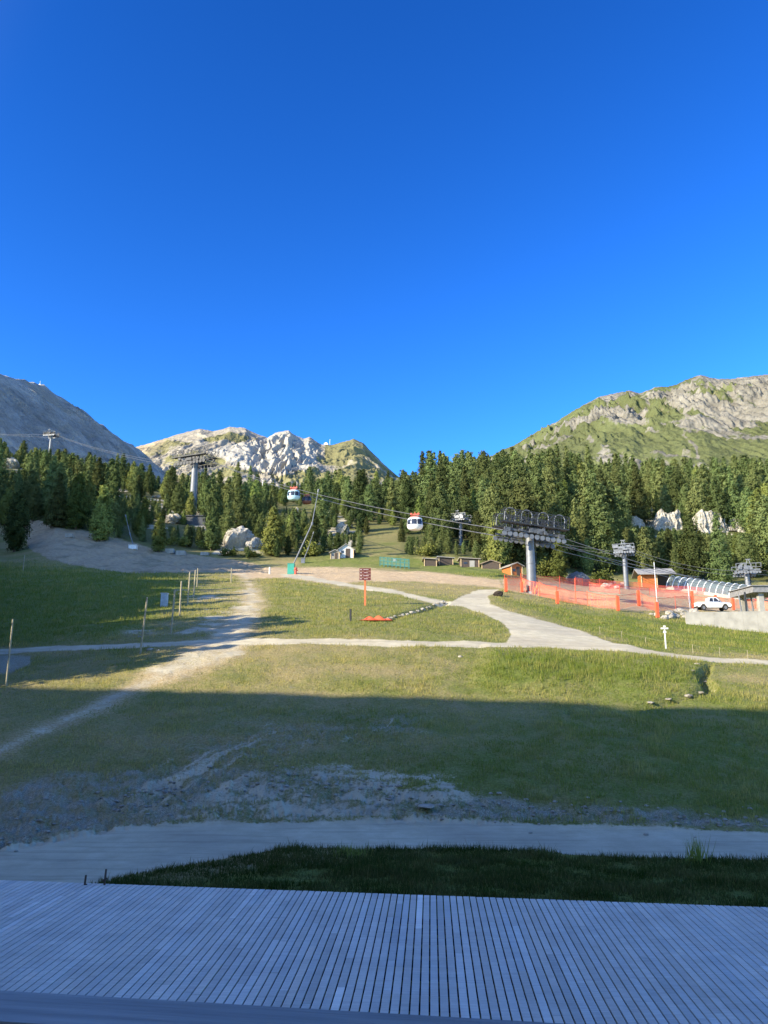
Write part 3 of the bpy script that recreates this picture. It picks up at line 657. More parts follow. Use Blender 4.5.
# openings between the trees (picture boxes that nearer trees must leave clear): left, top, right, bottom
OPEN = [(118, 476, 130, 494), (145, 492, 160, 498), (150, 500, 205, 526), (184, 462, 200, 526), (166, 444, 218, 464), (222, 512, 266, 546), (276, 484, 316, 508), (328, 512, 356, 532), (326, 542, 356, 560), (366, 528, 400, 560), (405, 512, 426, 536), (452, 512, 472, 540),
        (632, 500, 654, 526), (658, 492, 690, 530), (696, 490, 746, 532), (490, 505, 575, 570), (612, 536, 648, 585), (40, 428, 60, 450), (262, 480, 300, 482), (288, 486, 322, 575), (424, 555, 528, 576), (566, 560, 590, 582), (630, 560, 768, 600), (60, 440, 130, 446), (120, 514, 140, 548),
        (0, 446, 22, 470), (70, 448, 90, 454)]
cand = []
tries = 0; r = np.random.RandomState(21); pts = []; cell = {}
def near_ok(x, y, d):
    cx, cy = int(x // 6), int(y // 6)
    for i in range(cx - 1, cx + 2):
        for j in range(cy - 1, cy + 2):
            for (a, b_) in cell.get((i, j), ()):
                if (a - x) ** 2 + (b_ - y) ** 2 < d * d: return False
    return True
xs = []; 
while len(cand) < 4200 and tries < 90000:
    tries += 1
    y = math.exp(r.uniform(math.log(118), math.log(395))); u = r.uniform(-0.82, 0.72); x = u * y
    z = tz(x, y); f = float(samp(m_forest, np.array([x]), np.array([y]))[0])
    if f < 0.6: continue
    if -.52 < u < -.16 and y < 152: continue
    pxa, _ = project(x, y, z); thin = 1.25 if 105 < pxa < 400 else 1.0
    if r.rand() < .18: thin *= .6
    if not near_ok(x, y, thin * ((5.6 if pxa > 430 else 4.4) if y < 175 else 4.5 if y < 200 else (4.8 if y < 270 else 5.4))): continue
    i = int(r.choice(11, p=[.13, .13, .13, .13, .13, .09, .08, .06, .04, .04, .04])); h = VM[i][2]
    sc = (r.uniform(0.62, 1.15) if thin > .8 else r.uniform(.25, .5)) * (0.9 if pxa < 420 else (1.4 if y < 175 else 1.22))
    if r.rand() < 0.12: sc *= 0.6
    px, pyb = project(x, y, z); _, pyt = project(x, y, z + h * sc)
    lim = np.interp(px, [p[0] for p in SKY], [p[1] for p in SKY])
    if pyt < lim - 4:
        sc *= max(0.35, (pyb - lim + 2) / (pyb - pyt)); 
        _, pyt = project(x, y, z + h * sc)
        if pyt < lim - 6: continue
    hw = VM[i][3] * sc / y * F * 0.85; bad = False
    for (x0, y0, x1, y1) in OPEN:
        if px + hw * .55 > x0 and px - hw * .55 < x1 and pyb > y1 - 1 and pyt < y1 - 2:
            # a smaller tree may stand below an opening
            if pyb > y1 + 5 and (pyb - y1) / (pyb - pyt) > 0.3: 
                sc *= (pyb - y1) / (pyb - pyt) * 0.95; _, pyt = project(x, y, z + h * sc); hw = VM[i][3] * sc / y * F * 0.85
            else: bad = True; break
    if bad: continue
    cell.setdefault((int(x // 6), int(y // 6)), []).append((x, y))
    cand.append((x, y, z, i, sc, px, pyt, pyb))
# how much of each tree shows (front to back, in 1-px columns)
cand.sort(key=lambda c: c[1]); hor = np.full(900, 2000.0); info = []
for c in cand:
    x, y, z, i, sc, px, pyt, pyb = c; hw = VM[i][3] * sc / y * F * 0.8; lo, hi = int(px - hw), int(px + hw)
    vis = 0
    if hi > 0 and lo < 768:
        l2, h2 = max(lo, 0), min(hi, 767) + 1; seg = hor[l2:h2]; vis = float(np.clip(seg - pyt, 0, None).sum()) if len(seg) else 0
        hor[l2:h2] = np.minimum(seg, pyt + 4)
        vis = min(vis, (hi - lo) * (pyb - pyt))
    info.append(vis)
print('TREES', len(cand), tries)
order = sorted(range(len(cand)), key=lambda k: -info[k]); named = set(order[:292])
REG = [('dark shaded pine in the gloomy wood above the bare grey slope', 'trees of the shaded left wood', lambda px, py, i: px < 115 and py > 490),
       ('sunlit tree on the upper left hillside under the dark mountain', 'trees of the upper left hillside', lambda px, py, i: px < 150),
       ('tree on the wooded slope around the tall pale lift pylon', 'trees around the tall left pylon', lambda px, py, i: px < 275),
       ('tree on the middle slope between snow lances and grassy clearing', 'trees of the middle slope', lambda px, py, i: px < 400),
       ('tall tree in the wood behind the row of dark sheds', 'trees behind the sheds', lambda px, py, i: px < 510),
       ('tall tree in the wood right behind the biggest pylon', 'trees behind the big pylon', lambda px, py, i: px < 610),
       ('tall tree in the wood behind the glazed tunnel', 'trees of the right wood', lambda px, py, i: True)]
KN = {'pine': 'rounded dark green pine', 'spruce': 'pointed dark green spruce', 'larch': 'paler yellow-green larch'}
far = []; cnt = 0
for k, c in enumerate(cand):
    x, y, z, i, sc, px, pyt, pyb = c; rz = random.uniform(0, 6.28)
    if k in named:
        for lab, grp, fn in REG:
            if fn(px, pyb, i): break
        kd = KN[VM[i][5]]; sz = 'short ' if sc < .72 else ('big ' if sc > 1.12 else ''); grp = sz + grp
        kd = sz + kd if kd[0] != 'X' else kd
        if lab.startswith('dark shaded pine'): l2 = lab.replace('dark shaded pine', 'shaded ' + sz + KN[VM[i][5]].split(' ', 1)[0] + ' ' + kd.split(' ')[-1])
        elif 'tall tree' in lab: l2 = lab.replace('tall tree', kd)
        else: l2 = lab.replace('sunlit tree', 'sunlit ' + kd) if 'sunlit' in lab else lab.replace('tree', kd, 1)
        make_tree(i, (x, y, z - 0.1), sc, rz, l2, VM[i][5] + ' ' + grp)
    else: far.append((x, y, z, i, sc, rz))
# off-frame trees at the left whose shade falls on the left meadow
for k in range(420):
    y = r.uniform(40, 175); x = -y * 0.56 - 4 - r.uniform(0, 60)
    far.append((x, y, tz(x, y), int(r.randint(11)), r.uniform(.8, 1.15), r.uniform(0, 6.28)))
VV = []; FF = []; AA = []; off = 0
for (x, y, z, i, sc, rz) in far:
    Vv, Fv, A = VM[i][4]; c_, s__ = math.cos(rz), math.sin(rz); q = Vv * sc; w_ = np.stack([q[:, 0] * c_ - q[:, 1] * s__ + x, q[:, 0] * s__ + q[:, 1] * c_ + y, q[:, 2] + z], 1)
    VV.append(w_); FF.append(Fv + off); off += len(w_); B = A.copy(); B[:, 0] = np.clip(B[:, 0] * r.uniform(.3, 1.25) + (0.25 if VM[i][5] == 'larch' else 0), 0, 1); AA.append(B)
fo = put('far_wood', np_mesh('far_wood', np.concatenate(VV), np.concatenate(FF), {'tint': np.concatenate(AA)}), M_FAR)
tag(fo, 'mass of further conifers filling the wooded hillside', 'wood', kind='stuff')
# a few trees that stand out
def lone(i, px, py, hpx, label, group=None, ymin=16.6, name=None):
    p = gp(px, py, ymin); h = VM[i][2]; sc = hpx * p.y / F / h / 1.0
    return make_tree(i, (p.x, p.y, p.z - 0.1), sc, random.uniform(0, 6), label, group, name)
lone(8, 100, 541, 58, 'bright sunlit larch standing alone against the dark left wood', ymin=100)
lone(9, 158, 552, 40, 'bushy light green larch at the foot of the tall left pylon', ymin=100)
lone(0, 14, 552, 62, 'near black pine at the left edge beside the bare grey slope', ymin=60)
lone(8, 272, 556, 50, 'sunlit larch just left of the green snow lance box', ymin=100)
lone(7, 722, 584, 72, 'pointed tree right behind the middle of the glazed tunnel', ymin=100)
lone(3, 694, 580, 66, 'full pine left of the pointed tree behind the glazed tunnel', ymin=100)
lone(9, 560, 582, 44, 'light green larch right behind the shaft of the big pylon', ymin=100)
lone(8, 496, 566, 46, 'bright larch between the wooden sheds and the small orange cabin', ymin=100)

# shrubs
def shrub_mesh(seed, n=1500):
    r = np.random.RandomState(seed); cl = r.randn(14, 3) * [0.7, 0.7, 0.25] + [0, 0, 0.7]; q = cl[r.randint(14, size=n)] + r.randn(n, 3) * 0.28; q[:, 2] = np.abs(q[:, 2])
    D = r.randn(n, 3); D /= np.linalg.norm(D, axis=1)[:, None]; W = np.cross(D, r.randn(n, 3)); W /= np.linalg.norm(W, axis=1)[:, None]; sz = 0.13
    Vv = np.stack([q - D * sz, q + W * sz * .6, q + D * sz, q - W * sz * .6], 1).reshape(-1, 3); tt = np.repeat(np.clip(.6 + r.randn(n) * .25, 0, 1), 4)
    me = np_mesh('shrub', Vv, np.arange(len(Vv)).reshape(-1, 4), {'tint': np.stack([tt, tt, tt, np.ones_like(tt)], 1)}); me.materials.append(M_LARCH); return me
SH = [shrub_mesh(s) for s in (1, 2, 3)]
for k, (px, py, s, lab) in enumerate([(228, 556, 1.2, 'light green shrub under the round white boulder'), (250, 557, 1.1, 'light green shrub right of the one under the round white boulder'), (178, 546, 1.6, 'green shrub below the tall pylon foundation'),
        (210, 549, 1.6, 'green shrub between the tall pylon and the white boulder'), (430, 556, 1.8, 'shrub behind the leftmost dark shed'), (548, 577, 2.0, 'shrub right behind the small orange cabin'), (312, 556, 2.0, 'shrub between the lances and the white chalet'), (600, 585, 1.8, 'shrub beside the white boulders near the slim right pylon')]):
    p = gp(px, py, 80); o = put('shrub', SH[k % 3], None); o.location = p; o.scale = (s, s, s * .9); o.rotation_euler = (0, 0, k * 1.3); tag(o, lab, 'shrub', 'shrubs at the forest edge')

# ------------------------------------------------------------------ rocks
def rock_mesh(seed, sub=3, amp=0.3, flatz=0.75, mat=None, sharp=1.6):
    bm = bmesh.new(); bmesh.ops.create_icosphere(bm, subdivisions=sub, radius=1.0); Nn = Noise(seed)
    co = np.array([v.co[:] for v in bm.verts])
    n = Nn.fbm(co[:, 0] * sharp + 5, co[:, 1] * sharp + co[:, 2] * 1.3 + 9, 5, .6); n2 = Nn.ridged(co[:, 0] * 3 + 4, co[:, 2] * 2 + co[:, 1] * 3, 4)
    co = co * (1 + amp * n + 0.25 * amp * (n2 - .5))[:, None]; co[:, 2] *= flatz
    for v, c in zip(bm.verts, co): v.co = c
    me = bpy.data.meshes.new('rock'); bm.to_mesh(me); bm.free(); me.materials.append(mat); return me
RK = [rock_mesh(30 + s, 3, .5, .7, M_ROCK) for s in range(5)]
CL = [rock_mesh(50 + s, 5, .5, .8, M_CLIFF, 1.9) for s in range(4)]
def cliff_mesh(seed, mat, nx=60, nz=34):
    Nn = Noise(seed); x = np.linspace(-1, 1, nx); v = np.linspace(0, 1, nz); Xc, Vc = np.meshgrid(x, v)
    top = (1 - np.abs(Xc) ** 5) * (0.62 + .42 * Nn.fbm(Xc * 1.7 + 3, Xc * 0 + 1, 4, .6)) + .12; top = np.clip(top, .06, 2)
    Zc = Vc * top - .15 * (1 - Vc)
    f = Nn.ridged(Xc * 3.2 + Nn.fbm(Vc * 2, Xc, 3) * .5, Vc * 1.1, 5, .6); st = Nn.fbm(Xc * 1.5, Zc * 7, 3)
    Yf = Vc * .55 - (f - .5) * .75 + st * .10 + Xc ** 2 * .35
    Xc = Xc + Nn.fbm(Xc * 3, Vc * 4, 3) * .07
    fr = np.stack([Xc, Yf, Zc], -1).reshape(-1, 3); bk = np.stack([Xc, np.maximum(Yf + .3, 1.3), Zc - .1], -1).reshape(-1, 3)
    i, j = np.meshgrid(np.arange(nz - 1), np.arange(nx - 1), indexing='ij'); a = (i * nx + j).ravel(); n0 = nx * nz
    Fc = [np.stack([a, a + 1, a + nx + 1, a + nx], 1), np.stack([a, a + nx, a + nx + 1, a + 1], 1) + n0]
    k = np.arange(nx - 1) + (nz - 1) * nx; Fc.append(np.stack([k, k + 1, k + 1 + n0, k + n0], 1))
    for c in (0, nx - 1): k = np.arange(nz - 1) * nx + c; Fc.append(np.stack([k, k + nx, k + nx + n0, k + n0], 1))
    me = np_mesh('cliff', np.concatenate([fr, bk]), np.concatenate(Fc)); me.materials.append(mat); return me
CF = [cliff_mesh(150 + s, M_CLIFF) for s in range(4)]
DR = rock_mesh(70, 3, .5, .7, M_DROCK)
def rock(me, px, py, wpx, label, group=None, hs=0.8, ymin=16.6, name='boulder', dy=0.0, ds=0.8):
    p = gp(px, py, ymin); s = wpx / 2 * p.y / F; o = put(name, me, None); o.location = (p.x, p.y, p.z + dy * s); o.scale = (s, s * ds, s * hs); o.rotation_euler = (0, 0, random.uniform(-.3, .3) if me.name.startswith('cliff') else random.uniform(0, 6)); tag(o, label, 'rock', group); return o
M_CREAM = rock_material('cream rock', (0.36, 0.33, 0.27), (0.54, 0.50, 0.42), scale=.8, bump=.8, bdist=.5)
rock(rock_mesh(91, 5, .4, .8, M_CREAM, 1.5), 240, 546, 34, 'large rounded white boulder on the slope between the tall pylon and the snow lances', hs=1.0, ymin=120, dy=.3)
rock(CL[1], 256, 548, 20, 'jagged pale rock right beside the large rounded white boulder', hs=1.0, ymin=120, dy=.2)
rock(CL[2], 343, 534, 16, 'white rock face in the trees above the white chalet', hs=1.3, ymin=120, dy=.4, name='rock_face')
rock(CL[3], 172, 523, 22, 'pale rocks left of the tall pylon foundation', hs=.7, ymin=120, dy=.3, name='rock_face')
rock(CL[0], 157, 498, 16, 'flat pale rock in the trees above left of the tall pylon', hs=.35, ymin=120, name='rock_face')
rock(CF[1], 640, 530, 22, 'small low white cliff left of the other two in the right-hand wood', hs=1.5, ymin=120, dy=0, name='rock_face', ds=.6)
rock(CF[2], 674, 530, 34, 'middle white cliff in the right-hand wood', hs=1.7, ymin=120, dy=0, name='rock_face', ds=.7)
rock(CF[3], 716, 533, 40, 'largest broad white cliff in the right-hand wood', hs=1.5, ymin=120, dy=0, name='rock_face', ds=.6)
rock(CF[0], 738, 532, 22, 'white cliff on the far right of the right-hand wood', hs=1.7, ymin=120, dy=0, name='rock_face', ds=.7)
rock(CL[1], 8, 468, 24, 'pale rock outcrop high at the left edge above the dark wood', hs=.8, ymin=120, name='rock_face', dy=.3)
rock(CL[2], 296, 514, 8, 'small white rock in the trees under the gondola cabins', hs=1.6, ymin=120, name='rock_face', dy=.3)
rock(CL[3], 80, 458, 18, 'small pale outcrop high in the upper left trees', hs=.4, ymin=120, name='rock_face', dy=.3)
for k in range(24):
    px = random.uniform(646, 698); py = 617 + (px - 646) * -0.02 + random.uniform(-4, 3)
    rock(RK[k % 5], px, py, random.uniform(5, 11), 'white rubble stone piled in front of the terrace beside the concrete wall', 'white rubble stones beside the concrete wall', ymin=60, dy=.3)
for k in range(16):
    t_ = k / 15; px = 384 + 58 * t_ + random.uniform(-1, 1); py = 620 - 17 * t_ ** 1.3 + random.uniform(-1, 1)
    rock(RK[k % 5], px, py, random.uniform(3, 6), 'white stone lining the small ditch below the winding track', 'white stones along the ditch', ymin=50, dy=.2)
for k in range(9):
    px = random.uniform(604, 624); rock(RK[k % 5], px, random.uniform(584, 589), random.uniform(4, 9), 'white stone heaped at the foot of the slim right pylon', 'white stones by the slim right pylon', ymin=90, dy=.4)
for k, (px, py, w_) in enumerate([(700, 693, 7), (688, 696, 9), (668, 700, 7), (706, 682, 6), (650, 703, 8), (692, 671, 6), (697, 664, 6), (712, 662, 5)]):
    rock(RK[k % 5], px, py, w_, 'pale stone lying in the little gully right of the tall grass', 'stones in the right gully', ymin=30, hs=.5)
rock(DR, 498, 596, 10, 'dark brown rock beside the winding track left of the big pylon', hs=.9, ymin=60, dy=.4)
rock(RK[2], 426, 809, 16, 'flat pale stone on the bank above the near dirt road', hs=.35, dy=.3)
for k in range(260):
    px = random.uniform(-10, 780); py = np.interp(px, [0, 100, 300, 420, 768], [838, 805, 790, 806, 822]) + random.gauss(0, 8)
    if 150 < px < 400: py -= random.uniform(0, 18)
    rock(RK[k % 5], px, py, random.uniform(2, 5.5), 'small loose stone on the stony bank above the near dirt road', 'loose stones on the bank', hs=.7, ymin=24, dy=.15)
for k, (px, py, w_) in enumerate([(460, 657, 5), (150, 650, 7), (158, 651, 5), (140, 637, 4), (142, 634, 4)]):
    rock(RK[k], px, py, w_, 'small white stone near the footpath', 'small stones near the footpath', ymin=30)
for k, (px, py, w_, h_) in enumerate([(606, 520, 9, .7), (618, 512, 8, 1), (628, 530, 8, .6), (652, 508, 9, 1), (660, 518, 12, .9), (688, 512, 10, 1.2), (698, 500, 12, .9), (704, 522, 12, 1.1), (726, 512, 14, 1.3), (732, 524, 10, .8), (668, 502, 8, .7), (742, 516, 8, .8)]):
    rock(CF[k % 4], px, py + 8, w_, 'small white rock among the trees of the right-hand wood', 'small white rocks in the right wood', hs=h_, ymin=120, dy=.4, name='rock_face', ds=.6)
for k, (px, py, w_, h_) in enumerate([(268, 540, 8, .6), (262, 528, 7, .8), (222, 552, 8, .5), (182, 516, 9, .6), (196, 512, 8, .6), (164, 514, 8, .7), (350, 524, 7, 1), (334, 526, 6, .8), (296, 526, 6, .8), (120, 482, 9, .3), (150, 498, 8, .3)]):
    rock(CF[k % 4], px, py + 4, w_, 'small pale rock showing between the trees of the middle slope', 'small pale rocks on the middle slope', hs=h_, ymin=120, dy=.3, name='rock_face', ds=.6)
hp = rock(rock_mesh(81, 4, .35, .6, rock_material('grey gravel', (0.16, 0.17, 0.18), (0.26, 0.27, 0.28), scale=3), 2.0), 577, 584, 24, 'grey gravel heap under the trees right of the big pylon', hs=1.3, ymin=100, name='gravel_heap', dy=.2)
hp['category'] = 'heap'

# ------------------------------------------------------------------ lift pylons
def sheave_train(b, c, d, n, r, w=0.14, dip=0.0):
    """wheels along direction d around centre c"""
    side = Vector((-d.y, d.x, 0))
    for k in range(n):
        p = c + d * ((k - (n - 1) / 2) * r * 2.3); b.tube(p - side * w / 2, p + side * w / 2, r, r, 10)
def pylon(px, pyb, pyt, Y, dia, ang, L, cross, label, base=None, lattice=True, scale=1.0, wheels=10, name='lift_pylon', hr=1.25, hm=None):
    hm = hm or M_GALV
    """ground point from picture, shaft up to row pyt, head along ang"""
    g = P(px, pyb, Y); g.z = tz(g.x, g.y); top = P(px, pyt, Y); H = top.z - g.z
    t = empty(name, g, ang); tag(t, label, 'lift pylon', 'lift pylons')
    b = MB(); b.lathe([(-0.6, dia * .56), (H * 0.5, dia * .5), (H, dia * .44)], 20); b.build('shaft', M_GALV, t, smooth=True)
    b = MB()
    for z in (H * .5, H - 0.05): b.lathe([(z - .05, dia * .54), (z + .05, dia * .54)], 20)
    b.lathe([(-.3, dia * .8), (.12, dia * .8)], 16); b.build('flange', M_GALV, t)
    b = MB(); b.box((dia * .6, -.2, H * .5), (.05, .05, H)); b.box((dia * .6, .2, H * .5), (.05, .05, H))
    for z in np.arange(.4, H, .4): b.box((dia * .6, 0, z), (.035, .4, .035))
    b.build('ladder', M_DGALV, t)
    C = cross
    b = MB(); b.box((0, 0, H + .35 * scale), (.7 * scale, C, .6 * scale)); b.box((0, 0, H + .1 * scale), (1.1 * scale, 1.4 * scale, .7 * scale)); b.build('crossarm', M_DGALV if lattice else M_GALV, t)
    for sgn in (-1, 1):
        y = sgn * C / 2
        b = MB(); b.box((0, y, H - .05 * scale), (L * .92, .12, .22 * scale))
        for k in range(4): b.box(((k - 1.5) * L * .23, y, H - .35 * scale), (L * .19, .10, .14 * scale))
        b.box((0, y, H + .15 * scale), (1.2 * scale, .5 * scale, .5 * scale))
        rr_ = random.Random(int(px) + sgn)
        for k in range(9): b.box((rr_.uniform(-.45, .45) * L, y + rr_.uniform(-.4, .4), H + rr_.uniform(-.2, .6) * scale), (rr_.uniform(.3, .9), rr_.uniform(.2, .5), rr_.uniform(.2, .7) * scale))
        b.build('sheave_beam', hm, t)
        b = MB(); sheave_train(b, Vector((0, y + .16 * sgn, H - .55 * scale)), Vector((1, 0, 0)), wheels, L / wheels / 2.35); b.build('sheaves', M_GALV if scale < 1.4 else hm, t)
        # catwalk with railing and hoops
        b = MB(); zc = H + .75 * scale; hR = hr * scale
        if lattice:
            for yo in (-.45 * scale, .45 * scale):
                b.box((0, y + yo, zc), (L, .07, .16 * scale)); b.box((0, y + yo, zc + hR), (L, .07, .08 * scale)); b.box((0, y + yo, zc + hR * .5), (L, .05, .05 * scale))
                nn = 8
                for k in range(nn + 1): x = -L / 2 + L * k / nn; b.box((x, y + yo, zc + hR / 2), (.07, .07, hR))
                for k in range(nn):
                    x = -L / 2 + L * k / nn; s_ = L / nn
                    a_, c_ = ((x, zc), (x + s_, zc + hR)) if k % 2 else ((x, zc + hR), (x + s_, zc)); b.tube((a_[0], y + yo, a_[1]), (c_[0], y + yo, c_[1]), .04 * scale + .01, n=5)
            for k in range(14): b.box((-L / 2 + L * (k + .5) / 14, y, zc - .02), (L / 14 * .8, .9 * scale, .05))
            b.build('catwalk', M_DGALV, t)
            for k in range(4):
                b = MB(); x = -L * .38 + L * .25 * k; pts = [Vector((x + math.cos(a_) * .62 * scale, y, zc + hR * .75 + math.sin(a_) * .6 * scale)) for a_ in np.linspace(0, math.pi, 9)]; b.path(pts, .055 * scale, 5)
                b.tube((x - .62 * scale, y, zc), pts[-1], .05 * scale, n=5); b.tube((x + .62 * scale, y, zc), pts[0], .05 * scale, n=5); b.build('lifting_frame', M_GALV if scale < 1.4 else hm, t)
        else:
            b.box((0, y, zc - .35 * scale), (L, .55 * scale, .06)); 
            for yo in (-.3 * scale, .3 * scale):
                b.box((0, y + yo, zc + .35 * scale), (L, .04, .05)); 
                for k in range(6): b.box((-L / 2 + L * k / 5, y + yo, zc), (.05, .04, .75 * scale))
            b.build('catwalk', hm, t)
            b = MB(); b.tube((-.5 * scale, y, H + .4 * scale), (-.1 * scale, y, H + 1.8 * scale), .07 * scale); b.tube((.5 * scale, y, H + .4 * scale), (.1 * scale, y, H + 1.8 * scale), .07 * scale); b.box((0, y, H + 1.8 * scale), (.9 * scale, .1, .12)); b.build('lifting_frame', M_GALV, t)
    return t, H
def ypx(px, row): return gp(px, row, 60).y
YA_ = ypx(532, 593)
tA, HA = pylon(532, 593, 535, YA_, 1.15, R(9), 8.9, 3.6, 'biggest nearest pylon with dark lattice head beside the orange netting', scale=1.15, wheels=12, hr=1.45, hm=mat_simple('dark grey steel', (.075, .081, .09), .6, .1, nscale=3, namt=.7))
TILT = R(6.5)
for ch in tA.children:
    if ch.name.split('.')[0] not in ('shaft', 'ladder', 'flange'):
        ch.rotation_euler = (0, TILT, 0); ch.location = (-HA * math.sin(TILT), 0, HA - HA * math.cos(TILT))
YB_ = ypx(192, 522)
tB, HB = pylon(192, 522, 462, YB_, 1.95, R(-25), 11.5, 5.0, 'tall pale tubular pylon on the left wooded slope above a dark foundation box', scale=1.5, wheels=10, hm=M_DGALV)
YC_ = 345.0
tC, HC = pylon(50, 450, 435, YC_, 1.2, R(-10), 6, 4, 'small distant pylon at the upper left in front of the dark mountain', lattice=False, scale=1.2, wheels=8, hm=M_DGALV)
YD_ = ypx(461, 545)
tD, HD = pylon(461, 545, 519, YD_, .9, R(-30), 4.2, 3.8, 'small slim pylon half hidden in the trees left of the big pylon', lattice=False, scale=1.0, wheels=8)
YE_ = ypx(626, 589)
tE, HE = pylon(626.5, 589, 551, YE_, .75, R(-20), 3.6, 3.4, 'slim light grey pylon between the big pylon and the orange hut', lattice=False, scale=.9, wheels=8)
YF_ = 132.0
tF, HF = pylon(749, 596, 571, YF_, .85, R(-15), 3.9, 4.4, 'low light grey pylon at the right edge above the glazed tunnel', lattice=False, scale=.95, wheels=8)
# foundation box under the tall left pylon
fb_ = MB(); pB = tB.location
fb_.box((0, 0, 0), (12.0, 4.4, 2.8), taper=.94); fb_.box((0, 0, 1.5), (12.4, 4.8, .25))
o = fb_.build('foundation_box', mat_simple('dark cladding', (.06, .065, .07), .8)); o.location = (pB.x + 2.4, pB.y - 2.2, pB.z - .6); tag(o, 'dark clad foundation box at the foot of the tall left pylon', 'foundation')

# cables
def head(t, H, sgn, cross, along, scale):
    M_ = Matrix.Translation(t.location) @ Matrix.Rotation(t.rotation_euler.z, 4, 'Z'); return M_ @ Vector((along, sgn * cross / 2 + .16 * sgn, H - .55 * scale + .3 * scale))
def headA(sgn, along): p = head(tA, HA, sgn, 3.6, along, 1.15); p.z -= along * math.sin(TILT); return p
def cable(a, b_, sag, label, r_=.035, n=24, grp='lift cables'):
    pts = []
    for k in range(n + 1):
        t = k / n; p = a.lerp(b_, t); p.z -= sag * 4 * t * (1 - t); pts.append(p)
    mb = MB(); mb.path(pts, r_, 5); o = mb.build('lift_cable', M_CABLE); tag(o, label, 'cable', grp); return pts
A1_, A2_ = headA(1, -4.2), headA(-1, -4.2)
B1_, B2_ = head(tB, HB, 1, 5, 5.5, 1.5), head(tB, HB, -1, 5, 5.5, 1.5)
cab_b = cable(B1_, A1_, 1.8, 'rear cable running from the tall left pylon down to the big pylon', .06)
cab_f = cable(B2_, A2_, 1.8, 'front gondola cable running from the tall left pylon down to the big pylon', .06)
for sgn, nm in ((1, 'rear'), (-1, 'front')):
    cable(head(tC, HC, sgn, 4, 3, 1.2), head(tB, HB, sgn, 5, -5.5, 1.5), 1.5, nm + ' cable from the tall left pylon up to the small distant pylon', .06)
    cable(P(-60, 428 - sgn, 420), head(tC, HC, sgn, 4, -3, 1.2), 1, nm + ' cable leaving the small distant pylon to the left', .05)
for k, (px, py, Y) in enumerate([(800, 604, 100), (800, 598, 104)]):
    cable(headA((-1, 1)[k], 4.2), P(px, py - 2, Y), .6, ('front', 'rear')[k] + ' cable from the big pylon down to the right edge', .045)
for k in (0, 1):
    s = (-1, 1)[k]; nm = ('front', 'rear')[k]
    a = headA(s, 4.2); a.z -= .5; a.y += 1
    cable(a, P(700, 584 - 7 * k, 122), .5, nm + ' lower cable slanting from the big pylon behind the orange hut', .035)
    cable(head(tD, HD, s, 3.8, 2, 1), head(tE, HE, s, 3.4, -1.8, .9), 1.0, nm + ' cable between the small slim pylon and the slim right pylon', .03)
    cable(head(tE, HE, s, 3.4, 1.8, .9), head(tF, HF, s, 4.4, -1.9, .95), .8, nm + ' cable between the slim right pylon and the pylon at the right edge', .03)
    cable(head(tF, HF, s, 4.4, 1.9, .95), P(860, 580, 140), .3, nm + ' cable leaving the right edge pylon', .03)

# gondola cabins
def cabin(p, label, yaw, s=1.0, low=M_WHITE, dark=False):
    t = empty('gondola_cabin', p, yaw); t.scale = (s, s, s); tag(t, label, 'gondola', 'gondola cabins on the cable'); t.scale = (s * .92, s * .92, s * .92)
    prof = [(-2.55, .55), (-2.5, .95), (-2.2, 1.25), (-1.75, 1.36)]
    b = MB(); b.lathe(prof, 20, sy=.82); b.build('lower_shell', low, t, smooth=True)
    b = MB(); b.lathe([(-1.75, 1.33), (-1.2, 1.33), (-.85, 1.2)], 20, sy=.82); b.build('window_band', M_GLASS, t, smooth=True)
    b = MB(); b.lathe([(-.85, 1.23), (-.6, 1.12), (-.45, .8), (-.4, .3)], 20, sy=.82); b.build('roof', low if not dark else M_DGALV, t, smooth=True)
    b = MB()
    for k in range(8):
        a = 6.283 * (k + .5) / 8; b.tube((math.cos(a) * 1.35, math.sin(a) * 1.11, -1.75), (math.cos(a) * 1.22, math.sin(a) * 1.0, -.85), .045, n=5)
    b.build('window_frame', low, t)
    b = MB(); b.box((0, 0, -.1), (.12, .16, 1.2)); b.box((0, 0, .05), (1.3, .35, .26)); b.box((0, .0, -.3), (1.5, .45, .12))
    for x in (-.6, .6): b.tube((x, -.25, .15), (x, .25, .15), .18, n=10)
    b.build('grip', M_RED, t); return t
def on_cable(pts, px):
    best = None
    for a, b_ in zip(pts[:-1], pts[1:]):
        pa = project(a.x, a.y, a.z)[0]; pb = project(b_.x, b_.y, b_.z)[0]
        if min(pa, pb) <= px <= max(pa, pb): best = a.lerp(b_, (px - pa) / (pb - pa))
    return best
cabin(on_cable(cab_f, 415), 'white gondola cabin with red top, nearer of the cabins left of the big pylon', R(-10))
cabin(on_cable(cab_f, 294), 'pale blue and white gondola cabin above the trees by the snow lance', R(-10), 1.08, mat_simple('pale blue paint', (.45, .66, .72), .4, namt=.05))
cabin(on_cable(cab_b, 307), 'dark reddish shaded gondola cabin just right of the pale blue one', R(-10), .8, mat_simple('shaded reddish paint', (.14, .05, .035), .5), True)  # the cabin's shade is put into its dark reddish colour

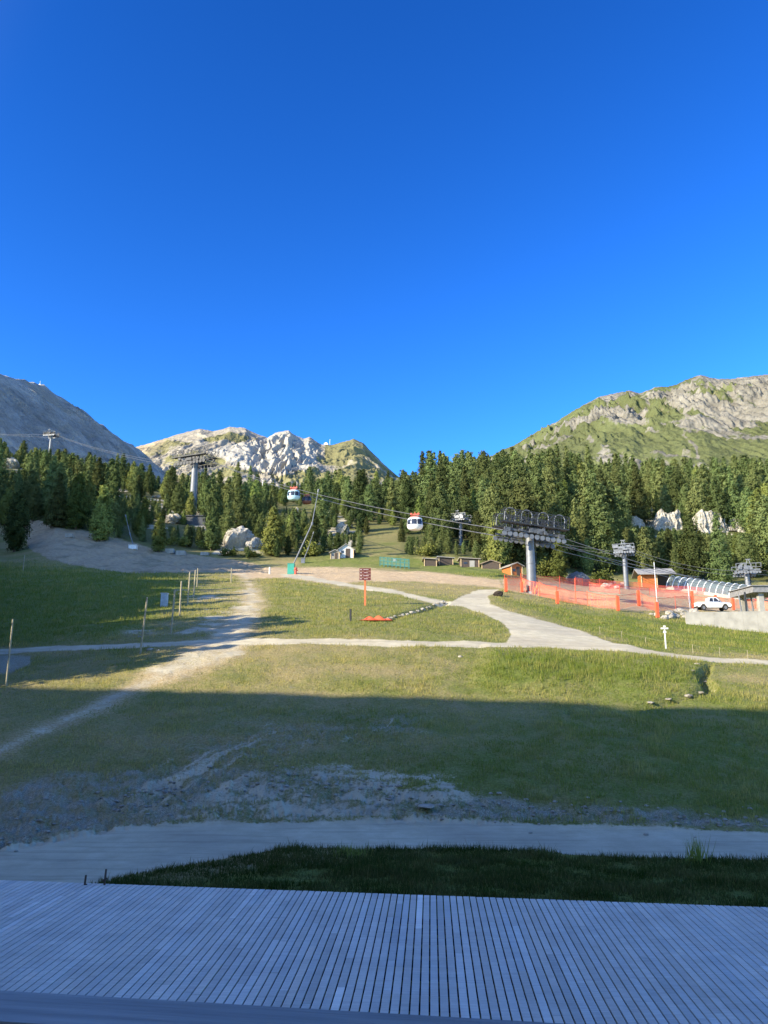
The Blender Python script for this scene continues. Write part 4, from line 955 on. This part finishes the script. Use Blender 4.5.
# ------------------------------------------------------------------ snow lances
def lance(px0, py0, px1, py1, px2, py2, label, boxm=M_GREENB, boxs=(1.1, 1.0, 1.7), r_=.10, ymin=60, frac=.62):
    g = gp(px0, py0, ymin); t = empty('snow_lance', g); tag(t, label, 'snow lance', 'snow lances')
    q1 = P(px1, py1, g.y + .5) - g; q2 = P(px2, py2, g.y + .8) - g
    b = MB(); b.box((0, 0, boxs[2] / 2 - .1), boxs); b.box((0, 0, boxs[2] - .05), (boxs[0] * 1.1, boxs[1] * 1.1, .1)); b.build('base_box', boxm, t, bevel=.03)
    b = MB(); b.tube((.1, 0, boxs[2] * .6), q1, r_ * 1.4, r_, 8); b.build('lower_arm', M_GALV, t, smooth=True)
    b = MB(); b.tube(q1, q2, r_ * .9, r_ * .6, 8); b.build('upper_arm', M_GALV, t, smooth=True)
    d = (q2 - q1).normalized(); b = MB(); b.tube(q2, q2 + d * .5, r_ * 1.6, r_ * 1.5, 10); b.tube(q1 - d * .2, q1 + d * .3, r_ * 2, r_ * 2, 8); b.build('nozzle_head', M_GALV, t); return t
lance(291, 574, 312, 524, 318, 492, 'tall leaning snow lance rising from a green base box', r_=.09)
lance(303, 563, 308, 549, 313, 534, 'thin leaning snow lance standing behind the tall one with the green box', boxm=M_GALV, boxs=(.8, .7, 1.0), r_=.07, ymin=90)
lance(133, 549, 130, 534, 126, 517, 'thin snow lance leaning left at the top of the bare grey slope', boxm=M_WHITE, boxs=(1.6, .9, .8), r_=.08, ymin=100)
def post(px, pyb, pyt, r_, mat, label, cat='stake', grp=None, name='wooden_stake', lean=0.0, ymin=16.6, n=7):
    g = gp(px, pyb, ymin); h = P(px, pyt, g.y).z - g.z; b = MB(); b.tube((0, 0, -.2), (lean * h, 0, h * .98), r_ * 1.05, r_, n); b.tube((lean * h, 0, h * .98), (lean * h, 0, h), r_, r_ * .6, n)
    o = b.build(name, mat); o.location = g; tag(o, label, cat, grp); return o
for px, b_, t_, ln, r_, lab in [(6, 686, 619, .0, .05, 'tall wooden stake at the left edge beside the stony puddle'), (140, 654, 597, .06, .065, 'tall leaning wooden stake just above the footpath on the left'),
        (171, 633, 589, .03, .07, 'wooden stake second in the row climbing from the footpath'), (179.5, 616, 581, .0, .075, 'wooden stake third in the row climbing from the footpath'), (187.5, 605, 572, .02, .075, 'wooden stake fourth in the row climbing from the footpath'),
        (193.5, 598, 570, .02, .075, 'wooden stake fifth in the row climbing from the footpath'), (197, 587, 568, .0, .075, 'short wooden stake at the top of the row from the footpath'), (231, 583, 568, .0, .075, 'lone short wooden stake where the trail meets the brown dirt'),
        (23, 571, 555, .0, .07, 'short wooden stake in the shaded meadow at the far left')]:
    post(px, b_, t_, r_, M_STAKE, lab, 'stake', 'wooden stakes', lean=ln, ymin=30)
g = gp(164, 607, 40); b = MB(); b.box((0, 0, .65), (.62, .5, 1.3)); b.box((0, 0, 1.33), (.7, .58, .1)); o = b.build('utility_box', mat_simple('pale blue grey plastic', (.35, .42, .47), .5)); o.location = g; tag(o, 'pale blue grey utility box among the wooden stakes', 'utility box')
post(269.5, 574, 567, .12, M_WHITE, 'short white and red marker post left of the green lance box', 'marker post', name='marker_post', ymin=60)
g = gp(295.5, 574, 60); b = MB(); b.lathe([(-.1, .2), (.7, .2), (.8, .28), (1.0, .26), (1.1, .1)], 12); b.tube((-.4, 0, .6), (.4, 0, .6), .1); o = b.build('hydrant', M_RED); o.location = g; tag(o, 'small red hydrant right beside the green lance box', 'hydrant')

# maroon piste board
g = gp(365, 606, 40); k_ = g.y / F
t = empty('piste_board', g, 0); tag(t, 'maroon direction board with four rows on an orange post in the meadow', 'sign')
H = 38 * k_; b = MB(); b.box((0, .06, H / 2 - .2), (.2, .14, H + .3)); b.build('post', mat_simple('rusty orange post', (.6, .17, .06), .6), t)
for r4 in range(4):
    z = H - (r4 + .5) * 3.1 * k_; b = MB(); b.box((0, -.04, z), (11.5 * k_, .05, 2.7 * k_)); pn = b.build('panel', M_PUR, t)
    b = MB(); b.box((-4.2 * k_, -.075, z), (2.0 * k_, .012, .8 * k_)); b.box((.8 * k_, -.075, z), ((5.2, 4.1, 5.6, 3.8)[r4] * k_, .012, .55 * k_)); b.build('marking', mat_simple('faded lettering', (.5, .4, .38), .6), pn)

# white marker with cross-like head
g = gp(666, 649, 30); k_ = g.y / F; t = empty('marker_post', g); tag(t, 'white post with a flat cross-shaped top in the grass below the terrace', 'marker post')
b = MB(); b.box((0, 0, 9 * k_), (1.0 * k_, .08, 20 * k_)); b.build('post', M_WHITE, t)
b = MB(); b.box((0, -.02, 20 * k_), (7 * k_, .10, 1.5 * k_)); b.box((0, -.01, 16.5 * k_), (2.4 * k_, .14, 1.8 * k_)); b.box((0, -.03, 22 * k_), (2 * k_, .08, 1.5 * k_)); b.build('top_board', M_WHITE, t)
# rope fence
t = empty('rope_fence', gp(640, 652, 30)); tag(t, 'low rope fence on thin pale posts along the footpath at the right', 'fence'); base = Vector(t.location)
ps = [gp(x, y, 30) for x, y in ((600, 634), (622, 639), (646, 645), (675, 649), (693, 653), (720, 656), (748, 659), (790, 664))]
for p in ps: b = MB(); q = p - base; b.tube((q.x, q.y, q.z - .1), (q.x, q.y, q.z + .6), .018, n=6); b.build('post', M_STAKE, t)
for a, c in zip(ps[:-1], ps[1:]):
    b = MB(); pts = [(a - base).lerp(c - base, s / 8) + Vector((0, 0, .58 - .12 * 4 * (s / 8) * (1 - s / 8))) for s in range(9)]; b.path(pts, .004, 4); b.build('rope', M_STAKE, t)

# ------------------------------------------------------------------ netting
def draped(pts, n=14):
    o_ = []
    for a, c in zip(pts[:-1], pts[1:]):
        for s in range(n): p = a.lerp(c, s / n); o_.append(Vector((p.x, p.y, tz(p.x, p.y))))
    o_.append(pts[-1]); return o_
def net(pp, h, label, mat, grp='safety nets', ymin=70):
    base = [gp(x, y, ymin) for x, y in pp]; t = empty('safety_net', base[0]); tag(t, label, 'net', grp); o_ = base[0]
    dr = draped(base); b = MB(); n = len(dr); vs = []
    for k, p in enumerate(dr):
        sg = .12 * abs(math.sin(k / 14 * math.pi)); q = p - o_; vs += [q + Vector((0, .03 * math.sin(k * 1.7), .05)), q + Vector((0, .05 * math.cos(k), h - sg))]
    b.add(vs, [(2 * k, 2 * k + 2, 2 * k + 3, 2 * k + 1) for k in range(n - 1)]); b.build('netting', mat, t)
    for p in base: b = MB(); q = p - o_; b.tube((q.x, q.y + .05, q.z - .2), (q.x, q.y + .05, q.z + h + .15), .035, n=6); b.build('pole', M_ORANGE, t)
    b = MB(); b.path([v + Vector((0, 0, .01)) for v in vs[1::2]], .022, 4); b.build('top_cord', M_ORANGE, t); return base
net([(505, 590), (522, 591), (540, 596), (557, 601), (588, 606), (618, 610)], 1.7, 'front orange safety net sweeping from the big pylon foot to the middle pad', M_NET)
net([(618, 610), (640, 605), (657, 612), (676, 609), (694, 607)], 1.7, 'orange safety net behind the white rubble stones', M_NET)
net([(694, 606), (714, 607), (734, 608), (756, 609), (800, 612)], 1.5, 'orange safety net behind the white pickup', M_NET)
net([(505, 586), (530, 586), (560, 588), (590, 591), (620, 594), (650, 596), (694, 600)], 1.4, 'rear red orange safety net across the back of the dirt terrace', M_NETR)
net([(576, 585), (600, 587), (640, 590), (690, 594), (740, 597), (790, 600)], 1.3, 'furthest red safety net below the glazed tunnel', M_NETR)
net([(521, 582), (560, 584), (583, 586)], 1.2, 'short orange net behind the foot of the big pylon', M_NET)
def pad(px, pyb, hpx, label, ymin=60):
    g = gp(px, pyb, ymin); h = hpx * g.y / F; b = MB(); b.lathe([(-.1, .19), (h * .9, .2), (h * .98, .16), (h, .06)], 12); b.box((0, -.22, h * .5), (.3, .14, h * .94)); o = b.build('safety_pad', M_ORANGE, smooth=True); o.location = g; tag(o, label, 'pad', 'orange safety pads')
for a in [(506, 592, 14, 'orange safety pad at the left end of the netting'), (522, 592, 10, 'orange safety pad just left of the big pylon shaft'), (557.5, 604, 13, 'orange safety pad right of the big pylon at the front'), (618, 611, 15, 'wide orange safety pad in the middle of the netting'),
          (639, 606, 16, 'orange safety pad behind the left of the rubble stones'), (657.5, 618, 16, 'orange safety pad standing in front of the white rubble stones'), (693, 609, 18, 'tall orange safety pad at the tail of the white pickup'), (733.5, 610, 12, 'orange safety pad in front of the bonnet of the white pickup'), (716, 606, 11, 'orange safety pad behind the white pickup')]: pad(*a)
post(657, 602, 562, .05, M_WHITE, 'thin tall pale pole rising beside the orange hut', 'pole', name='pole', ymin=60)
post(576, 602, 578, .05, M_ORANGE, 'thin orange pole in the netting right of the big pylon', 'pole', name='pole', ymin=60)
post(690, 609, 583, .05, M_WHITE, 'thin pale pole left of the white pickup', 'pole', name='pole', ymin=60)
# orange net heap on the meadow and dark post
g = gp(376, 621, 40); b = MB(); N = 26; vs = []
for i in range(N):
    for j in range(10):
        x = (i / (N - 1) - .5) * 2.9; y = (j / 9 - .5) * 1.2; e = max(0, 1 - (x / 1.45) ** 2) * max(0, 1 - (y / .6) ** 2); vs.append((x, y, .02 + .45 * e * (.6 + .4 * math.sin(x * 7 + y * 5))))
b.add(vs, [(i * 10 + j, (i + 1) * 10 + j, (i + 1) * 10 + j + 1, i * 10 + j + 1) for i in range(N - 1) for j in range(9)]); o = b.build('net_heap', M_ORANGE); o.location = g; tag(o, 'crumpled orange netting lying in the meadow below the maroon board', 'netting')
post(350.5, 621, 609, .09, M_DGALV, 'short dark post in the meadow left of the crumpled orange netting', 'post', name='short_post', ymin=40)

# ------------------------------------------------------------------ pickup
g = gp(713, 611, 80); t = empty('pickup_truck', g + Vector((0, 0, .02)), R(-4)); t.scale = (.88, .9, 1.05); tag(t, 'white double cab pickup parked on the dirt terrace facing right', 'pickup')
def slab_side(prof, w, mat, nm, par, inset=0.0, bev=.04):
    b = MB(); b.prism(prof, -w / 2, w / 2); return b.build(nm, mat, par, bevel=bev)
body = [(-2.6, .50), (-2.6, 1.12), (-.85, 1.12), (-.85, 1.08), (1.15, 1.10), (2.35, 1.0), (2.6, .86), (2.62, .5), (2.2, .42), (2.12, .62), (1.85, .85), (1.5, .85), (1.22, .62), (1.15, .38), (-1.15, .38), (-1.25, .62), (-1.5, .85), (-1.85, .85), (-2.12, .62), (-2.2, .45)]
slab_side(body, 1.82, M_CARPAINT, 'body', t)
cabp = [(-.9, 1.08), (-.72, 1.72), (.45, 1.74), (1.15, 1.10)]
cb = MB(); vs = [(x, s * (.86 if z < 1.3 else .72), z) for s in (-1, 1) for x, z in cabp]; cb.add(vs, [(0, 1, 2, 3), (7, 6, 5, 4), (0, 4, 5, 1), (1, 5, 6, 2), (2, 6, 7, 3)]); cabo = cb.build('cab', M_CARPAINT, t, bevel=.04)
for s in (-1, 1):
    for (xa, xb, xc, xd) in ((-.72, -.12, -.12, -.62), (-.02, .82, .38, -.02)):
        b = MB(); o1, o2 = .868, .752; b.add([(xa, s * o1, 1.16), (xb, s * o1, 1.16), (xc, s * o2, 1.64), (xd, s * o2, 1.64), (xa, s * (o1 - .05), 1.16), (xb, s * (o1 - .05), 1.16), (xc, s * (o2 - .05), 1.64), (xd, s * (o2 - .05), 1.64)], [(0, 1, 2, 3), (4, 5, 6, 7), (0, 1, 5, 4), (1, 2, 6, 5), (2, 3, 7, 6), (3, 0, 4, 7)]); b.build('side_window', M_GLASS, t)
b = MB(); b.add([(1.07, -.74, 1.2), (1.07, .74, 1.2), (.52, .66, 1.68), (.52, -.66, 1.68), (1.12, -.74, 1.2), (1.12, .74, 1.2), (.57, .66, 1.7), (.57, -.66, 1.7)], [(0, 1, 2, 3), (4, 5, 6, 7), (0, 1, 5, 4), (1, 2, 6, 5), (2, 3, 7, 6), (3, 0, 4, 7)]); b.build('windscreen', M_GLASS, t)
for x in (-1.67, 1.67):
    for s in (-1, 1):
        b = MB(); b.tube((x, s * .72, .38), (x, s * .93, .38), .38, n=20); wh = b.build('wheel', M_RUBBER, t)
        b = MB(); b.tube((x, s * .9, .38), (x, s * .945, .38), .22, n=14); b.build('rim', M_GALV, wh)
for s in (-1, 1): b = MB(); b.box((2.6, s * .68, .78), (.08, .3, .16)); b.build('headlight', M_WHITE, t); b = MB(); b.box((-2.6, s * .8, .88), (.06, .14, .3)); b.build('tail_light', M_RED, t); b = MB(); b.box((.75, s * 1.0, 1.2), (.1, .2, .16)); b.build('mirror', M_RUBBER, t)
b = MB(); b.box((2.64, 0, .5), (.12, 1.8, .2)); b.box((-2.64, 0, .5), (.12, 1.8, .18)); b.build('bumper', M_DGALV, t)
for s in (-1, 1): b = MB(); b.box((.0, s * .915, .98), (.2, .02, .04)); b.box((-.7, s * .915, .98), (.2, .02, .04)); b.build('door_handle', M_DGALV, t)

# ------------------------------------------------------------------ huts and sheds
def hut(px, pyb, wpx, hpx, depth, label, wm, rm, ang=0.0, pitch=.35, over=.35, ymin=80, door=True, name='wooden_hut', mono=False, dpx=0, doorm=M_WOODD, cat='hut', grp=None, chim=False):
    g = gp(px, pyb, ymin); k = g.y / F; W = wpx * k; H = hpx * k; t = empty(name, g, ang); tag(t, label, cat, grp)
    rise = 0 if mono else W / 2 * pitch; eave = H - rise
    b = MB(); b.prism([(-W / 2, -.4), (W / 2, -.4), (W / 2, eave), (0, eave + rise), (-W / 2, eave)] if not mono else [(-W / 2, -.4), (W / 2, -.4), (W / 2, H * .86), (-W / 2, H * .98)], 0, depth); b.build('wall', wm, t)
    b = MB(); th_ = .14
    if mono: b.prism([(-W / 2 - over, H * 1.0), (W / 2 + over, H * .86), (W / 2 + over, H * .86 + th_), (-W / 2 - over, H * 1.0 + th_)], -over, depth + over)
    else:
        e = over; z0 = eave - e * pitch + .02
        b.prism([(-W / 2 - e, z0), (0, eave + rise + .02), (W / 2 + e, z0), (W / 2 + e, z0 + th_), (0, eave + rise + .02 + th_), (-W / 2 - e, z0 + th_)], -over, depth + over)
    rf = b.build('roof', rm, t)
    if chim: b = MB(); b.box((W * .2, depth * .5, eave + rise + .4), (.6, .6, 1.3)); b.build('chimney', M_CONC, rf)
    if door:
        b = MB(); b.box((W * .12, -.03, min(1.0, H * .36)), (min(.95, W * .3), .06, min(2.0, H * .72))); d_ = b.build('door', doorm, t)
        b = MB(); b.box((-W * .25, -.03, H * .45), (W * .2, .06, H * .2)); b.build('window', M_GLASS, t)
    b = MB()
    for sx in (-1, 1): b.box((sx * W / 2, -.02, eave / 2 - .1), (.14, .14, eave + .1))
    b.build('corner_post', M_WOODP, t)
    return t
g = gp(642, 587, 90); k = g.y / F; t = empty('wooden_hut', g, R(-6)); tag(t, 'orange wooden hut with big grey roof at the left end of the glazed tunnel', 'hut')
b = MB(); b.box((7.5 * k, 1.6, 6 * k), (15 * k, 3.2, 13.5 * k)); b.build('wall', M_WOODO, t)
b = MB(); b.box((22.5 * k, 2.6, 6 * k), (14.6 * k, 1.2, 13.5 * k)); b.build('recess_wall', M_WOODD, t)
b = MB(); 
for x in (0, 15, 29.6): b.box((x * k, -.05, 6 * k), (.16, .16, 13.6 * k))
b.build('corner_post', M_WOODP, t)
b = MB(); z0, z1 = 12.8 * k, 20 * k; b.add([(-4 * k, -1.0, z0), (33 * k, -1.0, z0), (33 * k, 2.2, z1), (-4 * k, 2.2, z1), (33 * k, 5.2, z0), (-4 * k, 5.2, z0), (-4 * k, -1.0, z0 - .16), (33 * k, -1.0, z0 - .16), (33 * k, 2.2, z1 - .16), (-4 * k, 2.2, z1 - .16), (33 * k, 5.2, z0 - .16), (-4 * k, 5.2, z0 - .16)], [(0, 1, 2, 3), (3, 2, 4, 5), (7, 6, 9, 8), (8, 9, 11, 10), (0, 6, 7, 1), (5, 4, 10, 11), (1, 7, 8, 2), (2, 8, 10, 4), (0, 3, 9, 6), (3, 5, 11, 9)]); b.build('roof', M_ROOFG, t)

hut(517, 576, 12, 13, 3.5, 'small bright orange cabin with pale gabled roof left of the big pylon', M_WOODO, M_ROOFP, ang=R(18), ymin=90, pitch=.45)
hut(430.5, 566, 12, 7.5, 4, 'leftmost dark low shed with pale roof at the forest edge', M_WOODD, M_ROOFP, mono=True, ymin=100, name='shed', cat='shed', door=False)
hut(446, 565, 14, 8, 4, 'dark low shed second from the left at the forest edge', M_WOODD, M_ROOFG, mono=True, ymin=100, name='shed', cat='shed', door=False, ang=R(5))
hut(470, 567, 18, 9, 4, 'pale fronted low shed third from the left at the forest edge', M_WOODD, M_ROOFP, mono=True, ymin=100, name='shed', cat='shed', door=True, doorm=M_CONC)
hut(491, 569, 18, 8.5, 5, 'dark shed with wide brown gabled roof right of the other sheds', M_WOODD, mat_simple('brown roof', (.25, .19, .14), .85), ymin=100, name='shed', cat='shed', door=False, ang=R(-8))
hut(346, 558, 15, 14, 6, 'white chalet with dark gabled roof tucked in the middle trees', mat_simple('white render', (.6, .6, .58), .9), M_ROOFG, ymin=120, name='chalet', cat='chalet', pitch=.7, chim=True)
hut(335, 559, 9, 9, 4, 'low stone shed left of the white chalet', M_ROOFP, M_ROOFG, ymin=120, name='shed', cat='shed', pitch=.5)
# teal fence
t0 = gp(380, 566, 100); t1 = gp(409, 569, 100); t = empty('teal_fence', t0); tag(t, 'blue green metal fence at the foot of the grassy clearing', 'fence'); mt = mat_simple('teal paint', (.04, .16, .15), .5); d = t1 - t0; kf = t0.y / F
for k in range(8): b = MB(); p = d * (k / 7); b.box((p.x, p.y, p.z + 4.5 * kf), (.16, .16, 10 * kf)); b.build('post', mt, t)
b = MB()
for z in (2, 5.5, 9): b.tube((0, 0, z * kf), (d.x, d.y, d.z + z * kf), .07, n=5)
b.build('rail', mt, t)
nv = MB(); nv.add([(0, 0, .3), (d.x, d.y, d.z + .3), (d.x, d.y, d.z + 9 * kf), (0, 0, 9 * kf)], [(0, 1, 2, 3)]); nv.build('mesh_panel', net_mat('teal wire', (.04, .16, .15)), t)
# small concrete blocks along the slope
for px, py, w_, h_, lab in [(70, 537, 8, 3, 'small pale concrete block on top of the bare slope at the left'), (170, 553, 9, 4, 'pale concrete culvert at the forest edge below the tall pylon'), (181, 555, 9, 4, 'pale concrete block just right of the culvert'), (205, 555, 8, 2.5, 'low pale slab at the forest edge left of the white boulder'), (395, 561, 4, 2, 'little white block in the clearing')]:
    g = gp(px, py, 90); k = g.y / F; b = MB(); b.box((0, 0, h_ * k / 2 - .1), (w_ * k, 1.6, h_ * k + .2), taper=.92); b.box((w_ * k * .2, -.75, h_ * k * .45), (w_ * k * .3, .2, h_ * k * .5)); o = b.build('concrete_block', M_CONC); o.location = g; tag(o, lab, 'block')
post(262, 496, 480, .16, M_WHITE, 'thin pale mast in the trees above the white boulder', 'mast', name='mast', ymin=120)
for px, py in ((172, 446), (176, 446)): pass

# glazed conveyor tunnel
p0 = gp(672, 589, 100); p1 = gp(746, 601, 90); p0 = Vector((p0.x, p0.y, p0.z)); p1 = Vector((p1.x + .5, p1.y, p1.z + .2)); d = p1 - p0; L = d.length
t = empty('conveyor_tunnel', p0); t.rotation_euler = d.to_track_quat('X', 'Z').to_euler(); tag(t, 'long arched glazed conveyor lift tunnel with white ribs beside the orange hut', 'tunnel')
mg = bpy.data.materials.new('tinted polycarbonate'); mg.use_nodes = True; q = mg.node_tree; bs = q.nodes['Principled BSDF']; bs.inputs['Base Color'].default_value = (.16, .2, .22, 1); bs.inputs['Roughness'].default_value = .25
tr = nd(q, 'ShaderNodeBsdfTransparent'); tr.inputs[0].default_value = (.75, .8, .82, 1); mx = nd(q, 'ShaderNodeMixShader'); mx.inputs[0].default_value = .6; q.links.new(tr.outputs[0], mx.inputs[1]); q.links.new(bs.outputs[0], mx.inputs[2]); q.links.new(mx.outputs[0], q.nodes['Material Output'].inputs[0])
RW, RH = 1.5, 2.1
def arch(x, s=1.0, n=12): return [Vector((x, -math.cos(a) * RW * s, .35 + math.sin(a) * RH * s)) for a in np.linspace(0, math.pi, n + 1)]
nb = 12
for k in range(nb):
    a0, a1 = arch(L * k / nb + .06, .98), arch(L * (k + 1) / nb - .06, .98); b = MB(); b.add(a0 + a1, [(i, i + 1, 14 + i, 13 + i) for i in range(12)]); b.build('glazing', mg, t, smooth=True)
for k in range(nb + 1): b = MB(); b.path(arch(L * k / nb), .07, 6); b.build('rib', M_WHITE, t)
b = MB()
for s in (-1, 1): b.box((L / 2, s * RW, .1), (L, .28, .6))
b.build('base_beam', M_CONC, t)
b = MB(); b.box((L / 2, 0, .0), (L, 1.2, .2)); b.build('conveyor_belt', M_RUBBER, t)

# station canopy at the right edge with wall
g = gp(762, 626, 70); k = g.y / F; t = empty('station_canopy', g); tag(t, 'grey flat station canopy on concrete columns at the right edge', 'canopy')
b = MB(); b.box((3.2, 2.5, 36 * k), (8.4, 6.5, .75)); b.box((3.2, 2.5, 36 * k + .42), (8.8, 6.9, .1)); b.build('roof_slab', mat_simple('grey fascia', (.2, .2, .2), .8), t)
for x, y in ((.2, .1), (5.5, .1), (.2, 4.8)): b = MB(); b.box((x, y, 17.4 * k), (.62, .62, 36 * k)); b.build('column', M_CONC, t)
for x in (-2.9, -2.1, -1.4): b = MB(); b.tube((x + 2.2, 3.2, 0), (x + 1.9, 3.2, 35 * k), .11, n=8); b.build('steel_prop', M_GALV, t)
w0_ = gp(686, 624, 70); w1_ = gp(775, 629, 70); w1_ = Vector((w0_.x + 14.5, w0_.y - 2.5, 0)); w1_.z = tz(w1_.x, w1_.y); d = w1_ - w0_; b = MB(); nseg = 10
hA = 13 * w0_.y / F
for s in range(nseg):
    a_ = w0_ + d * (s / nseg); c_ = w0_ + d * ((s + 1) / nseg); m_ = (a_ + c_) / 2; top = max(w0_.z, w1_.z) + hA * .88
    b.box((m_.x - w0_.x, m_.y - w0_.y, (top + m_.z - 1) / 2 - w0_.z), ((c_ - a_).length - .015, .4, top - m_.z + 1), Euler((0, 0, math.atan2(d.y, d.x))))
o = b.build('concrete_wall', M_CONC); o.location = w0_; tag(o, 'pale concrete retaining wall below the white pickup', 'wall')
post(748, 626, 592, .12, M_DGALV, 'dark steel post in front of the concrete wall near the canopy', 'post', name='steel_post', ymin=60)
# tall weeds
def blades(name, x, y, z, h, wdt, tint, lean=.35, seed=5):
    r = np.random.RandomState(seed); n = len(x); a = r.rand(n) * 6.283; ln = r.rand(n) * lean * h; b0 = r.rand(n) * 6.283
    wx, wy = np.cos(a) * wdt / 2, np.sin(a) * wdt / 2; lx, ly = np.cos(b0) * ln, np.sin(b0) * ln
    V_ = np.stack([np.stack([x - wx, y - wy, z - .01], 1), np.stack([x + wx, y + wy, z - .01], 1), np.stack([x + lx + wx * .2, y + ly + wy * .2, z + h], 1)], 1).reshape(-1, 3)
    tt = np.repeat(tint, 3); return V_, np.arange(3 * n).reshape(-1, 3), np.stack([tt, tt, tt, np.ones_like(tt)], 1)
# grass
r = np.random.RandomState(77)
def scatter(n, ylo, yhi, ul=-.62, uh=.62, pw=1.0):
    y = np.exp(r.uniform(math.log(ylo), math.log(yhi), n)); return r.uniform(ul, uh, n) * y, y
# strip before the deck
x = r.uniform(-13, 15, 190000); y = r.uniform(17, 25, 190000); kill = samp(np.maximum(m_road, m_grav * .7), x, y) + r.randn(len(x)) * .12; ok = (y > edgeY(x) + .04) & (kill < .35); x, y = x[ok], y[ok]
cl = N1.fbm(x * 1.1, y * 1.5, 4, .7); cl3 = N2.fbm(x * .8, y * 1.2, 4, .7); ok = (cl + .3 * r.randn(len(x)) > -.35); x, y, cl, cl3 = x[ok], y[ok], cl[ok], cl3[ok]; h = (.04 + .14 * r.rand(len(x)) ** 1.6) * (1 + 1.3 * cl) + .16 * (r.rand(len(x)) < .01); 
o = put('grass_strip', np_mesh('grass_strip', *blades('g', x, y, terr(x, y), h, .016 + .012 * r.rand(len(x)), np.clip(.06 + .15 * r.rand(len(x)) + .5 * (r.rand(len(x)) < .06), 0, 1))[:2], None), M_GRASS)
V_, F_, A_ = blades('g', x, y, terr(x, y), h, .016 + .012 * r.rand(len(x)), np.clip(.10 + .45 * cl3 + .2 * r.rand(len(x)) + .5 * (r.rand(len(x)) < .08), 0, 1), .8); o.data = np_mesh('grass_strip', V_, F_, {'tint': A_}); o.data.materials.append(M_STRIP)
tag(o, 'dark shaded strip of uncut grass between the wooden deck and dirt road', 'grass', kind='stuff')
# meadow
x, y = scatter(620000, 27, 128); md = samp(np.maximum.reduce([m_dirt, m_brown, m_gravel * .9, m_bare]), x, y); lu = samp(lush, x, y); fo_ = samp(m_forest, x, y)
pn = N2.fbm(x * .5, y * .5, 4); cl2 = N3.fbm(x * 1.9, y * 1.9, 3); ok = (cl2 + r.randn(len(x)) * .25 > -.12) & (md + r.randn(len(x)) * .12 < .38) & (r.rand(len(x)) < .35 + .65 * lu + pn * .5) & (fo_ < .5); x, y, lu, pn = x[ok], y[ok], lu[ok], pn[ok]
tall = samp(soft(poly_sd(PX, PY, [(500, 655), (600, 654), (700, 665), (706, 678), (690, 688), (560, 690), (490, 680)]), 10), x, y)
h = (.05 + .10 * r.rand(len(x))) * (.6 + .9 * np.clip(lu, 0, 1)) * (1 + pn * .8) * (.8 + y / 90) + tall * .22 * r.rand(len(x))
V_, F_, A_ = blades('m', x, y, terr(x, y), h, (.012 + .012 * r.rand(len(x))) * (.5 + y / 40), np.clip(.68 - .62 * lu + pn * .55 + .2 * r.randn(len(x)), 0, 1), .5, 6)
tag(put('meadow_grass', np_mesh('meadow_grass', V_, F_, {'tint': A_}), M_GRASS), 'green and dry yellow meadow grass covering the ski slope', 'grass', kind='stuff')
# single weeds near the deck
def weed(px, py, h, label, n=60, sp_=.14):
    g = gp(px, py); rr = np.random.RandomState(int(px)); x = rr.randn(n) * sp_; y = rr.randn(n) * sp_; V_, F_, A_ = blades('w', x, y, np.zeros(n), h * (.5 + .5 * rr.rand(n)), np.full(n, .03), np.clip(.12 + .1 * rr.rand(n), 0, 1), .5, int(px)); o = put('weed', np_mesh('weed', V_, F_, {'tint': A_}), M_GRASS); o.location = g; tag(o, label, 'plant')
weed(696, 862, .75, 'tall weed clump sticking up from the grass strip at the right', 70); weed(350, 855, .35, 'low weed clump at the road edge of the grass strip', 90, .25)
for px, py, h_, lab in ((84, 884, .2, 'short dark peg at the left end of the grass strip'), (104, 882, .32, 'taller dark peg at the left end of the grass strip')):
    x_ = P(px, py, 19.4).x; z0 = tz(x_, 19.4); b = MB(); b.tube((0, 0, -.1), (.03, 0, h_ + .25), .03, .022, 6); b.tube((-.04, 0, h_), (.07, 0, h_ + .05), .02, n=5); o = b.build('peg', M_WOODD); o.location = (x_, 19.4, z0); tag(o, lab, 'peg')
# summit antenna on the left mountain and station on the far one
for px, py, s, lab in ((40, 384, 5, 'tiny mast on the crest of the dark left mountain'),):
    p = P(px, py, 1120); b = MB(); b.tube((0, 0, -8), (0, 0, s), .3, .2); b.box((0, 0, -1), (2.5, 2, 1.5)); o = b.build('summit_mast', M_WHITE); o.location = p; tag(o, lab, 'mast')
p = P(326, 445, 2680); b = MB(); b.box((0, 0, 2), (14, 10, 6)); b.prism([(-8, 5), (8, 5), (0, 9)], -5, 5); b.tube((14, 0, -6), (14, 0, 22), .9, .6); o = b.build('summit_station', M_WHITE); o.location = p; tag(o, 'tiny white lift station on the crest of the far mountain', 'building')
